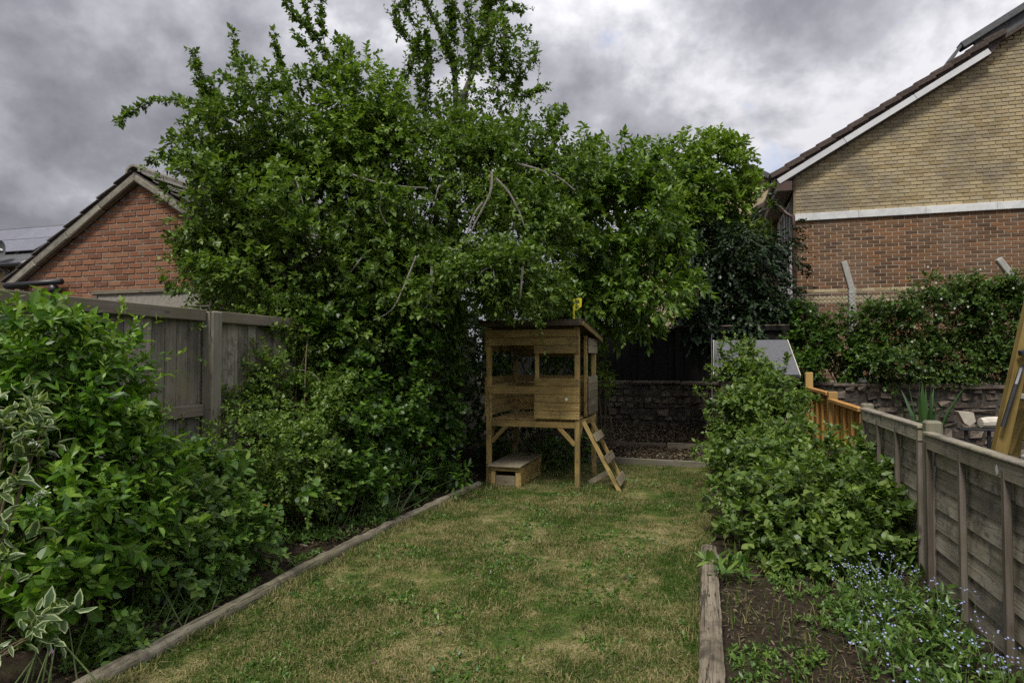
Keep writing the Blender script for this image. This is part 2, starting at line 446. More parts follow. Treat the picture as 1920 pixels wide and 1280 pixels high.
m, g = new_mat('lawn turf'); col, pos = grass_col(g, False)
n = g.noise(pos, 60, 4, .7)
col = g.mix(g.ramp(n, [(.35, .75), (.6, 0.0)]), col, (.045, .038, .02))
finish(g, col, .95, .1, n, .8, .02); M_['turf'] = m
m, g = new_mat('grass blade'); col, pos = grass_col(g, True)
p = g.n('ShaderNodeBsdfPrincipled', {'Base Color': col, 'Roughness': .55, 'Specular IOR Level': .25})
tr = g.n('ShaderNodeBsdfTranslucent', {'Color': col})
mx = g.n('ShaderNodeMixShader', {0: .3, 1: p.outputs[0], 2: tr.outputs[0]})
g.link(mx.outputs[0], g.n('ShaderNodeOutputMaterial').inputs[0]); M_['blade'] = m
m, g = new_mat('garden soil'); pos = g.n('ShaderNodeNewGeometry').outputs['Position']
n = g.noise(pos, 18, 7, .72); n2 = g.noise(pos, 2.2, 4, .6); n3 = g.noise(pos, 90, 3, .6)
col = g.ramp(n, [(.3, (.018, .013, .009)), (.55, (.045, .033, .023)), (.75, (.09, .068, .048))])
col = g.mix(g.ramp(n2, [(.5, 0.0), (.7, .6)]), col, (.05, .06, .022))
finish(g, col, .97, .1, g.math('ADD', n, g.math('MULTIPLY', n3, .4)), 1.0, .03); M_['soil'] = m

# ------------------------------------------------------------------ foliage helpers
def tmpl(kind):
    if kind == 'ovate':
        V = [(0, 0, 0), (-.42, .28, .10), (0, .30, 0), (.42, .28, .10), (-.40, .62, .07), (0, .64, -.02), (.40, .62, .07), (0, 1, -.10)]
        e = [0, 1, 0, 1, 1, 0, 1, .9]
        F = [(0, 2, 1), (0, 3, 2), (1, 2, 5), (1, 5, 4), (2, 3, 6), (2, 6, 5), (4, 5, 7), (5, 6, 7)]
    elif kind == 'small':
        V = [(0, 0, 0), (-.5, .45, .10), (0, .5, -.01), (.5, .45, .10), (0, 1, -.07)]
        e = [0, 1, 0, 1, .8]
        F = [(0, 2, 1), (0, 3, 2), (1, 2, 4), (2, 3, 4)]
    elif kind == 'ivy':
        V = [(0, .1, 0), (-.5, .12, .04), (-.22, .42, .03), (-.42, .6, .0), (0, 1, -.06), (.42, .6, 0), (.22, .42, .03), (.5, .12, .04)]
        e = [0, 1, .7, 1, .6, 1, .7, 1]
        F = [(0, 2, 1), (0, 3, 2), (0, 4, 3), (0, 5, 4), (0, 6, 5), (0, 7, 6)]
    elif kind == 'toothed':
        V = [(0, 0, 0), (-.36, .18, .08), (-.5, .42, .08), (-.36, .68, .04), (0, 1, -.12), (.36, .68, .04), (.5, .42, .08), (.36, .18, .08), (0, .35, -.02), (0, .68, -.04)]
        e = [0, 1, 1, 1, .8, 1, 1, 1, 0, 0]
        F = [(0, 8, 1), (1, 8, 2), (2, 8, 9), (2, 9, 3), (3, 9, 4), (4, 9, 5), (5, 9, 6), (6, 9, 8), (6, 8, 7), (7, 8, 0)]
    elif kind == 'lance':
        V = [(0, 0, 0), (-.5, .3, .04), (.5, .3, .04), (-.4, .7, .0), (.4, .7, 0), (0, 1, -.06)]
        e = [0, 1, 1, 1, 1, .5]
        F = [(0, 2, 1), (1, 2, 4), (1, 4, 3), (3, 4, 5)]
    elif kind == 'spray':            # flat fan of conifer needles
        V = [(0, 0, 0), (-.1, .3, 0), (-.5, .45, -.05), (-.12, .55, 0), (-.4, .8, -.08), (0, 1, -.12), (.4, .8, -.08), (.12, .55, 0), (.5, .45, -.05), (.1, .3, 0)]
        e = [0] * 10
        F = [(0, 9, 1), (1, 3, 2), (3, 1, 9), (3, 9, 7), (7, 9, 8), (3, 5, 4), (3, 7, 5), (5, 7, 6)]
    return np.array(V, float), np.array(F), np.array(e, float)


TM = {k: tmpl(k) for k in ('ovate', 'small', 'ivy', 'toothed', 'lance', 'spray')}


def nrmz(a): return a / (np.linalg.norm(a, axis=-1, keepdims=True) + 1e-9)


class Leaves:
    def __init__(s): s.P, s.D, s.N, s.L, s.W = [], [], [], [], []
    def add(s, P, D, N, L, Wd):
        P = np.atleast_2d(P); n = len(P)
        s.P.append(P); s.D.append(np.broadcast_to(D, (n, 3))); s.N.append(np.broadcast_to(N, (n, 3)))
        s.L.append(np.broadcast_to(L, (n,))); s.W.append(np.broadcast_to(Wd, (n,)))
    def arrays(s):
        P, D, N = (np.concatenate(a) for a in (s.P, s.D, s.N)); L, Wd = np.concatenate(s.L), np.concatenate(s.W)
        D = nrmz(D); X = nrmz(np.cross(D, N)); N = np.cross(X, D)
        return P, D, N, X, L, Wd
    def build(s, parent, kind, mat, n_single=0, rng=None, name='foliage', single='leaf'):
        P, D, N, X, L, Wd = s.arrays()
        rng = rng or np.random.default_rng(1)
        T, F, e = TM[kind]
        rn = rng.random(len(P))
        keep = np.ones(len(P), bool)
        if n_single:
            px, py, d = proj(P + D * L[:, None] * .5)
            facing = np.abs(np.einsum('ij,ij->i', nrmz(P - CP), N))
            size = L * Wd / d ** 2 * (.25 + facing)
            inf = (px > -10) & (px < 1930) & (py > -10) & (py < 1290) & (d > .3)
            cell = max(6., float(np.median(L / d)) * FPX * .55)
            key = np.floor(px / cell).astype(int) * 4000 + np.floor(py / cell).astype(int)
            order = np.argsort(d); seen = np.zeros(len(P), bool)
            o2 = order[inf[order]]
            _, first = np.unique(key[o2], return_index=True)
            seen[o2[first]] = True
            cand = np.where(seen)[0]
            cand = cand[np.argsort(-size[cand])][:n_single]
            keep[cand] = False
            # a handful of leaf shapes shared between the singles
            ck = ('leaf', kind, mat.name)
            if ck not in _mesh_cache:
                ms = []
                for q in range(4):
                    V = T.copy(); V[:, 2] *= (.4, 1, 1.6, -.6)[q]; V[:, 0] += V[:, 1] ** 2 * (.1, -.08, .04, -.12)[q]
                    ms.append(raw_mesh('leaf', V, F, mat, np.full(len(V), 0.0), e))
                _mesh_cache[ck] = ms
            ms = _mesh_cache[ck]
            for j, i in enumerate(cand):
                M = Matrix(np.block([[np.stack([X[i] * Wd[i], D[i] * L[i], N[i] * L[i]], 1), P[i][:, None]], [np.zeros((1, 3)), np.ones((1, 1))]]).tolist())
                put(single, ms[j % 4], parent, M)
        k = keep
        if k.sum() == 0: return None
        tz = T[:, 2][None, :, None] * rng.uniform(-.4, 1.6, k.sum())[:, None, None]
        tx = T[:, 0][None] + (T[:, 1] ** 2)[None] * rng.uniform(-.15, .15, k.sum())[:, None]
        V = P[k][:, None] + tx[..., None] * (Wd[k][:, None] * X[k])[:, None] + T[:, 1][None, :, None] * (L[k][:, None] * D[k])[:, None] + tz * (L[k][:, None] * N[k])[:, None]
        nv = len(T)
        FF = F[None] + (np.arange(k.sum()) * nv)[:, None, None]
        me = raw_mesh(name, V.reshape(-1, 3), FF.reshape(-1, 3), mat, np.repeat(rn[k], nv), np.tile(e, k.sum()))
        o = put(name, me, parent)
        if n_single: o['kind'] = 'stuff'
        return o


def in_blobs(rng, blobs, n, shell=.55, clump=None):
    """blobs: (px, py, depth, rx_px, ry_px, rdepth_m[, weight]); returns points and outward directions"""
    C, Rr, w = [], [], []
    for b in blobs:
        c = at(b[0], b[1], b[2]); s = b[2] / FPX
        C.append(c); Rr.append((b[3] * s, b[5], b[4] * s)); w.append((b[3] * s * b[4] * s * b[5]) ** (2 / 3) * (b[6] if len(b) > 6 else 1))
    C, Rr, w = np.array(C), np.array(Rr), np.array(w); w /= w.sum()
    i = rng.choice(len(C), n, p=w)
    u = nrmz(rng.normal(size=(n, 3)))
    r = (shell ** 3 + (1.08 ** 3 - shell ** 3) * rng.random(n)) ** (1 / 3)
    q = u * Rr[i] * r[:, None]
    P = C[i] + q[:, :1] * RV + q[:, 1:2] * FV0 + q[:, 2:3] * np.array([0, 0, 1.])
    un = nrmz(u / Rr[i])
    O = un[:, :1] * RV + un[:, 1:2] * FV0 + un[:, 2:3] * np.array([0, 0, 1.])
    if clump:                       # gather the shoots into leafy clumps with gaps between
        m = max(1, n // clump[0]); j = rng.integers(0, m, n); R = clump[1] * rng.uniform(.6, 1.35, m)
        loose = rng.random(n) < clump[2]
        u2 = nrmz(rng.normal(size=(n, 3))) * (rng.random((n, 1)) ** .4)
        Pc = P[j] + u2 * R[j][:, None] * np.array([1, 1, .75]); Oc = nrmz(O[j] * .6 + u2)
        P = np.where(loose[:, None], P, Pc); O = np.where(loose[:, None], O, Oc)
    return P, O


def clumpy(P, rng, scale=1.6, cut=-.12, soft=.25):
    v = np.array([noise.noise(Vector(p * scale)) for p in P])
    return v + rng.normal(0, soft * .4, len(P)) > cut


UP = np.array([0, 0, 1.])


def shoot_leaves(lv, rng, P, D, length, n, L, Wd, droop=.35, spread=.9, stems=None, stem_r=.003, curl=.25, upn=1.0):
    """leaf-bearing shoots starting at P going along D"""
    m = len(P)
    D = nrmz(D)
    ref = np.where(np.abs(D[:, 2:3]) > .9, np.array([[1., 0, 0]]), np.array([[0, 0, 1.]]))
    A = nrmz(np.cross(D, ref)); B = np.cross(D, A)
    ph0 = rng.random(m) * 6.28
    ln = length * rng.uniform(.6, 1.3, m); per_shoot = rng.uniform(.72, 1.28, m)
    for k in range(n):
        t = (k + .6) / n
        ang = ph0 + k * 2.4 + rng.normal(0, .3, m)
        rad_ = np.cos(ang)[:, None] * A + np.sin(ang)[:, None] * B
        p = P + D * (ln * t)[:, None] - UP * (curl * ln * t * t)[:, None]
        ld = nrmz(D * (1 - spread * .5 + .6 * t) + rad_ * spread - UP * droop + rng.normal(0, .2, (m, 3)))
        nn = nrmz(UP * upn + D * .35 + rng.normal(0, .38, (m, 3)))
        sz = per_shoot * rng.uniform(.7, 1.2, m) * (1 - .25 * abs(t - .5))
        lv.add(p, ld, nn, L * sz, Wd * sz)
    if stems is not None:
        for i in range(m):
            tt = np.array([0, .5, 1])
            pts = P[i] + D[i] * (ln[i] * tt)[:, None] - UP * (curl * ln[i] * tt * tt)[:, None]
            stems.tube(pts, np.array([1, .7, .35]) * stem_r, 4)


def smooth_path(pts, n=14):
    pts = np.asarray(pts, float); m = len(pts)
    t = np.linspace(0, m - 1, n); out = []
    for x in t:
        i = min(int(x), m - 2); f = x - i
        p0, p1, p2, p3 = pts[max(i - 1, 0)], pts[i], pts[i + 1], pts[min(i + 2, m - 1)]
        out.append(.5 * ((2 * p1) + (-p0 + p2) * f + (2 * p0 - 5 * p1 + 4 * p2 - p3) * f * f + (-p0 + 3 * p1 - 3 * p2 + p3) * f ** 3))
    return np.array(out)


def pxpath(pts, n=14): return smooth_path([at(*p) for p in pts], n)


def leafy_branch(lv, rng, wood_mb, path, r0, r1, per_m, L, Wd, spur=.07, start=.15, side=0, twigs=None):
    """a visible branch with spurs of leaves all along it"""
    seg = np.linalg.norm(np.diff(path, axis=0), axis=1); cum = np.concatenate([[0], np.cumsum(seg)]); tot = cum[-1]
    if isinstance(wood_mb, MB): wood_mb.tube(path, np.linspace(r0, r1, len(path)), 5)
    else:
        b = MB(); b.tube(path, np.linspace(r0, r1, len(path)), 5); b.build('branch', M_['bark'], wood_mb)
    m = max(2, int(tot * per_m)); s = rng.uniform(start, 1, m) * tot
    P = np.stack([np.interp(s, cum, path[:, k]) for k in range(3)], 1)
    P2 = np.stack([np.interp(np.minimum(s + .02, tot), cum, path[:, k]) for k in range(3)], 1)
    T = nrmz(P2 - P + 1e-6)
    if side:
        k = rng.choice(m, min(side, m), replace=False)
        shoot_leaves(lv, rng, P[k], nrmz(T[k] * .7 + UP * .45 + rng.normal(0, .45, (len(k), 3))), .34, 15, L * .95, Wd * .95, droop=.2, spread=.95, stems=twigs, stem_r=.004, curl=.05)
    D = nrmz(T * .5 + rng.normal(0, .7, (m, 3)) + UP * .25)
    shoot_leaves(lv, rng, P, D, spur, 5, L, Wd, droop=.15, spread=.8, curl=.1)


exec_parts = True
# ================================================================== SETTING
def grid_mesh(name, x0, x1, y0, y1, nx, ny, zf, mat):
    xs, ys = np.linspace(x0, x1, nx), np.linspace(y0, y1, ny)
    X, Y = np.meshgrid(xs, ys); Z = np.vectorize(zf)(X, Y)
    V = np.stack([X, Y, Z], -1).reshape(-1, 3)
    i = (np.arange(ny - 1)[:, None] * nx + np.arange(nx - 1)[None]).ravel()
    o = put(name, raw_mesh(name, V, np.stack([i, i + 1, i + nx + 1, i + nx], 1), mat, None, None, True))
    return tag(o, kind='structure')


def nz(x, y, s, a): return noise.noise(Vector((x * s, y * s, 3.3))) * a


def edge_fade(x, y, x0, x1, y0, y1, w=.4):
    return max(0, min(1, min(x - x0, x1 - x, y - y0, y1 - y) / w))


grid_mesh('ground', -160, 160, -60, 260, 9, 9, lambda x, y: -.06, M_['soil'])
grid_mesh('lawn', -2.78, .02, -1.2, 9.75, 60, 150, lambda x, y: .012 + nz(x, y, 1.5, .02) + nz(x, y, 5, .008), M_['turf'])
grid_mesh('left_flower_bed', -4.25, -2.79, -1.2, 12.3, 40, 200, lambda x, y: .01 + (-2.79 - x) * .09 + nz(x, y, 3, .04), M_['soil'])
grid_mesh('right_flower_bed', .03, 1.44, -1.2, 9.85, 36, 180, lambda x, y: .015 + (x - .03) * .05 + nz(x, y, 3, .03) + nz(x, y, 11, .012), M_['soil'])
grid_mesh('back_bed_terrace', -2.77, 1.44, 9.86, 12.3, 60, 50, lambda x, y: .05 + (y - 9.86) * .12 + nz(x, y, 4, .03), M_['soil'])
grid_mesh('neighbour_garden', 1.45, 14, -1.2, 12.3, 60, 60, lambda x, y: -.01 + nz(x, y, 1, .04), M_['soil'])
# the higher ground behind the retaining wall
grid_mesh('raised_ground', -12, 60, 12.5, 120, 60, 60, lambda x, y: 1.12 + nz(x, y, 1, .05), M_['soil'])

# ================================================================== BACK STONE WALL
def stone_wall():
    t = thing('retaining_wall', (0, 12.3, 0), 'long low rubble stone retaining wall across the end of the gardens', 'wall')
    b = MB(); b.box((2.0, 12.46, .55), (13, .26, 1.14), .01)
    b.build('mortar_core', M_['stone_mortar'], t)
    rng = random.Random(5)
    n = 0
    z = .02
    stones = []
    while z < 1.06:
        h = rng.uniform(.075, .17); x = -4.2 + rng.uniform(0, .2)
        while x < 7.6:
            w = rng.uniform(.1, .28) if rng.random() < .85 else rng.uniform(.3, .45)
            stones.append((x, z, w, h)); x += w + rng.uniform(.008, .022)
        z += h + rng.uniform(.008, .02)
    vis = [s for s in stones if (-2.2 < s[0] < .2 or s[0] > 1.3) and s[1] > .1]
    vis.sort(key=lambda s: -s[2] * s[3]); vis = set(vis[:300])
    rest = MB()
    for s in stones:
        x, z, w, h = s
        M = Matrix.Translation((x + w / 2, 12.385 + rng.uniform(-.02, .012), z + h / 2 + noise.noise(Vector((x * 1.3, z * .6, 2))) * .05)) @ Euler((0, rng.uniform(-.1, .1), rng.uniform(-.05, .05))).to_matrix().to_4x4()
        if s in vis:
            k = ('stone', rng.randrange(24))
            if k not in _mesh_cache:
                bb = MB(); bb.cbox(Matrix.Identity(4), (1, .16, 1), .1, .018); v = bb.v[0]
                for cx in (-1, 1):
                    for cz in (-1, 1):
                        sel = (np.sign(v[:, 0]) == cx) & (np.sign(v[:, 2]) == cz)
                        v[sel, 0] += rng.uniform(-.14, .06) * cx; v[sel, 2] += rng.uniform(-.26, .12) * cz; v[sel, 1] += rng.uniform(-.012, .012)
                _mesh_cache[k] = bb.mesh('stone', M_['stone'])
            put('stone', _mesh_cache[k], t, M @ Matrix.Diagonal((w, 1, h, 1)))
        else:
            rest.cbox(M, (w, .16, h), .02, .008)
    rest.build('stonework', M_['stone'], t)['kind'] = 'stuff'
    b = MB()
    x = -4.3
    while x < 7.9:
        w = rng.uniform(.5, 1.1)
        plank(t, 'coping_stone', (x, 12.44 + rng.uniform(-.015, .015), 1.15), (x + w - .012, 12.44 + rng.uniform(-.02, .02), 1.15 + rng.uniform(-.012, .012)), (0, 1, 0), .34, .07, M_['stone'], .018, .006)
        x += w
stone_wall()

# ================================================================== BRICK BUILDINGS
def bricks_on(parent, rows, y, mat, seed, n_single, bh=.061, bl=.208, j=.017, proud=.008, pool=None):
    """rows: (z, x0, x1, offset); bricks face -Y with their face at y"""
    rng = random.Random(seed); out = []
    for z, x0, x1, off in rows:
        x = x0 - ((x0 + 30 - off) % (bl + j))
        while x < x1 - .03:
            a, b_ = max(x, x0), min(x + bl, x1)
            if b_ - a > .035: out.append((a, b_, z))
            x += bl + j
    C = np.array([((a + b_) / 2, y, z + bh / 2) for a, b_, z in out])
    px, py, d = proj(C)
    size = np.array([b_ - a for a, b_, z in out]) / d
    size[(px < 0) | (px > 1920) | (py < 0) | (py > 1280)] = 0
    if pool is not None: size = size * pool(px, py)
    top = set(np.argsort(-size)[:n_single].tolist())
    rest = MB()
    k = ('brick', mat.name)
    if k not in _mesh_cache:
        bb = MB(); bb.cbox(Matrix.Identity(4), (1, .05, bh), .004); me = bb.mesh('brick', mat)
        _mesh_cache[k] = me
    for i, (a, b_, z) in enumerate(out):
        M = Matrix.Translation(((a + b_) / 2, y + .025 + rng.uniform(-.0025, .0025), z + bh / 2))
        if i in top and size[i] > 0: put('brick', _mesh_cache[k], parent, M @ Matrix.Diagonal((b_ - a, 1, 1, 1)))
        else: rest.cbox(M, (b_ - a, .05, bh), .004, r=rng.random())
    if rest.n: rest.build('brickwork', mat, parent)['kind'] = 'stuff'


def prism(mb, poly, axis_vec, r=None):
    """poly: list of 3-D points (planar), extruded by axis_vec"""
    P = np.array(poly, float); n = len(P); V = np.concatenate([P, P + np.array(axis_vec)])
    f4 = [[i, (i + 1) % n, n + (i + 1) % n, n + i] for i in range(n)]
    f3 = [[0, i + 1, i] for i in range(1, n - 1)] + [[n, n + i, n + i + 1] for i in range(1, n - 1)]
    mb.add(V, f3, f4, r)


def garage():
    Y = 6.5; XL, XR, XA = -9.02, -4.98, -7.0; ZE, ZA = 2.66, 3.88
    t = thing('brick_garage', (XA, Y, 0), 'red brick gabled outbuilding with mossy tiled roof beyond the grey fence', 'outbuilding')
    slope = (ZA - ZE) / (XA - XL)
    b = MB(); prism(b, [(XL, Y + .004, 0), (XR, Y + .004, 0), (XR, Y + .004, ZE), (XA, Y + .004, ZA), (XL, Y + .004, ZE)], (0, 5.5, 0)); b.build('wall', M_['mortar_dark'], t)
    rows = []; z = .0; k = 0
    door = (-7.75, -5.35, 2.5)
    while z < ZA - .03:
        half = (ZA - (z + .05)) / slope if z + .065 > ZE else 99
        x0, x1 = max(XL, XA - half), min(XR, XA + half)
        off = (k % 2) * .1125
        if z + .07 > door[2]: rows.append((z, x0, x1, off))
        else: rows.append((z, x0, door[0], off)); rows.append((z, door[1], x1, 0))
        z += .075; k += 1
    bricks_on(t, rows, Y - .005, M_['brick_red'], 3, 300, pool=lambda px, py: ((py < 575) & (px < 400)).astype(float))
    # door: cream boarded panel under a timber lintel
    b = MB(); b.box(((door[0] + door[1]) / 2, Y + .05, 1.24), (door[1] - door[0] - .12, .06, 2.46)); dr = b.build('garage_door', M_['cream_render'], t)
    plank(t, 'lintel', (door[0] - .02, Y + .0, 2.47), (door[1] + .02, Y + .0, 2.47), (0, 0, 1), .05, .05, M_['rail_wood'])
    plank(t, 'door_frame', (door[0] + .03, Y + .02, 0), (door[0] + .03, Y + .02, 2.44), (1, 0, 0), .07, .07, M_['rail_wood'])
    # roof slabs, verge and tiles
    nrm = Vector((-slope, 0, 1)).normalized()
    roof = MB()
    for s in (-1, 1):
        e = (XA + s * (XA - XL + .22), ZE - slope * .22)
        prism(roof, [(XA, Y - .1, ZA + .05), (e[0], Y - .1, e[1] + .05), (e[0], Y - .1, e[1] + .11), (XA, Y - .1, ZA + .11)], (0, 5.8, 0))
    ro = roof.build('roof', M_['tile_moss'], t)
    for s in (-1, 1):
        e = Vector((XA + s * (XA - XL + .24), Y - .06, ZE - slope * .24 + .03)); a = Vector((XA - s * .0, Y - .06, ZA + .045))
        for q in range(4):
            p0, p1 = a.lerp(e, q / 4 + .001), a.lerp(e, (q + 1) / 4 - .003)
            plank(t, 'verge', p0, p1, (0, 0, 1), .095, .1, M_['verge'], .015, .003)
        L = (e - a).length; nr = 8
        for ri in range(nr):
            for ci in range(18 if s > 0 else 5):
                f0, f1 = ri / nr - .012, (ri + 1) / nr
                p0 = a.lerp(e, max(0, f0)); p1 = a.lerp(e, f1)
                up = Vector((s * slope, 0, 1)).normalized()
                o1, o2 = up * .115, up * .1
                yv = Y - .06 + ci * .305
                plank(ro, 'roof_tile', (p0.x + o2.x, yv + .1, p0.z + o2.z - .0), (p1.x + o1.x, yv + .1, p1.z + o1.z + .018), (0, 1, 0), .298, .022, M_['tile_moss'], .006, .003)
    for q in range(14):
        b = MB(); yy = Y - .12 + q * .42
        th = np.linspace(0, math.pi, 7)
        outer = [(XA + math.cos(h) * .13, yy, ZA + .1 + math.sin(h) * .11) for h in th]; inner = [(XA + math.cos(h) * .1, yy, ZA + .1 + math.sin(h) * .08) for h in th[::-1]]
        P = np.array(outer + inner); n = len(P); V = np.concatenate([P, P + np.array((0, .412, 0))])
        f4 = [[i, (i + 1) % n, n + (i + 1) % n, n + i] for i in range(n)] + [[i, i + 1, n - 2 - i, n - 1 - i][::1] for i in range(6)]
        b.add(V, (), f4); b.build('ridge_tile', M_['verge'], ro)
    # black gutter with its outlet and downpipe, on the end wall
    b = MB(); b.tube([(-9.22, Y - .1, 2.6), (-8.8, Y - .1, 2.612), (-8.2, Y - .1, 2.625)], .042, 8); gu = b.build('gutter', M_['black_plastic'], t, True)
    b = MB(); b.tube([(-8.35, Y - .09, 2.56), (-8.35, Y - .09, .0)], .042, 10); b.build('downpipe', M_['black_plastic'], t, True)
    b = MB(); b.tube([(-8.35, Y - .09, 2.58), (-8.35, Y - .09, 2.48)], .055, 10); b.build('pipe_collar', M_['black_plastic'], t, True)
garage()


def solar_house():
    X1, Y0, YR = -22.1, 16.0, 18.1; ZE, ZR = 4.95, 6.5
    t = thing('terraced_house', (-27, Y0, 0), 'cream brick house with solar panels on its slate roof, far behind the outbuilding', 'house')
    b = MB(); prism(b, [(X1, Y0 + .2, 0), (X1, YR * 2 - Y0 - .2, 0), (X1, YR * 2 - Y0 - .2, ZE), (X1, YR, ZR - .1), (X1, Y0 + .2, ZE)], (-12, 0, 0)); b.build('wall', M_['brick_buff'], t)
    b = MB(); b.box((X1 - 6, Y0 + .17, 3.9), (11.9, .05, .1)); b.build('string_course', M_['brick_brown'], t)
    dv = Vector((0, YR - Y0, ZR - ZE)); nv = Vector((0, -(ZR - ZE), YR - Y0)).normalized(); sl_ = dv.length; du = dv.normalized()
    r = MB()
    for s in (-1, 1):
        yy = YR + s * (YR - Y0 + .25); ze = ZE - .2
        prism(r, [(X1 + .15, YR, ZR + .02), (X1 + .15, yy, ze + .02), (X1 + .15, yy, ze + .1), (X1 + .15, YR, ZR + .1)], (-12.2, 0, 0))
    ro = r.build('roof', M_['slate'], t)
    for ri in range(9):                                       # slate courses
        p = Vector((0, Y0 - .2, ZE - .1)) + du * (ri * sl_ / 8.2)
        plank(ro, 'slate_course', (X1 + .14, p.y, p.z + .05), (X1 - 11.9, p.y, p.z + .05), du, .34, .02, M_['slate'], .004)
    plank(t, 'white_bargeboard', (X1 + .18, Y0 - .25, ZE - .17), (X1 + .18, YR, ZR + .0), (0, 0, 1), .16, .04, M_['white_paint'])
    b = MB(); b.tube([(X1 - 12, Y0 - .3, ZE - .15), (X1 + .1, Y0 - .3, ZE - .15)], .07, 6); b.build('gutter', M_['black_plastic'], t)
    for q in range(6): plank(t, 'eaves_bracket', (X1 - .5 - q * .55, Y0 - .0, ZE - .3), (X1 - .5 - q * .55, Y0 + .18, ZE - .3), (0, 0, 1), .14, .08, M_['white_paint'])
    for q in range(5): plank(t, 'ridge_tile', (X1 - 2.4 * q, YR, ZR + .12), (X1 - 2.4 * q - 2.38, YR, ZR + .12), (0, 1, 0), .22, .1, M_['slate'], .03)
    for row, (s0, cols) in enumerate(((.16, (0, 1, 2, 3)), (.56, (0, 1, 2, 3)))):
        for c in cols:
            x = X1 - .5 - c * 1.02 - (0 if row == 0 else .1)
            p0 = Vector((x, Y0, ZE)) + du * (s0 * sl_) + nv * .2
            p1 = p0 + du * (sl_ * .385)
            o = plank(t, 'solar_panel', p0, p1, (1, 0, 0), 1.0, .04, M_['panel'], .008)
    # satellite dish on a bracket
    c = Vector((X1 - .75, Y0 - .25, ZE + .35))
    b = MB(); th = np.linspace(0, 2 * math.pi, 17)[:-1]
    V = [c + Vector((math.cos(a) * .3 * k, -.12 * (k * k), math.sin(a) * .34 * k)) for k in (.05, .4, .75, 1.0) for a in th]
    f4 = [[k * 16 + i, k * 16 + (i + 1) % 16, k * 16 + 16 + (i + 1) % 16, k * 16 + 16 + i] for k in range(3) for i in range(16)]
    b.add(V, (), f4); b.build('satellite_dish', M_['slate'], t, True)
    b = MB(); b.tube([c, c + Vector((-.5, -.25, .2)), c + Vector((-.95, -.3, .28))], .045, 6); b.build('dish_arm', M_['white_paint'], t)
    b = MB(); b.tube([(X1 - .9, Y0 - .28, ZE - .2), (X1 - .35, Y0 + .1, ZE - .75), (X1 - .35, Y0 + .1, 0)], .05, 6); b.build('downpipe', M_['black_plastic'], t)
solar_house()


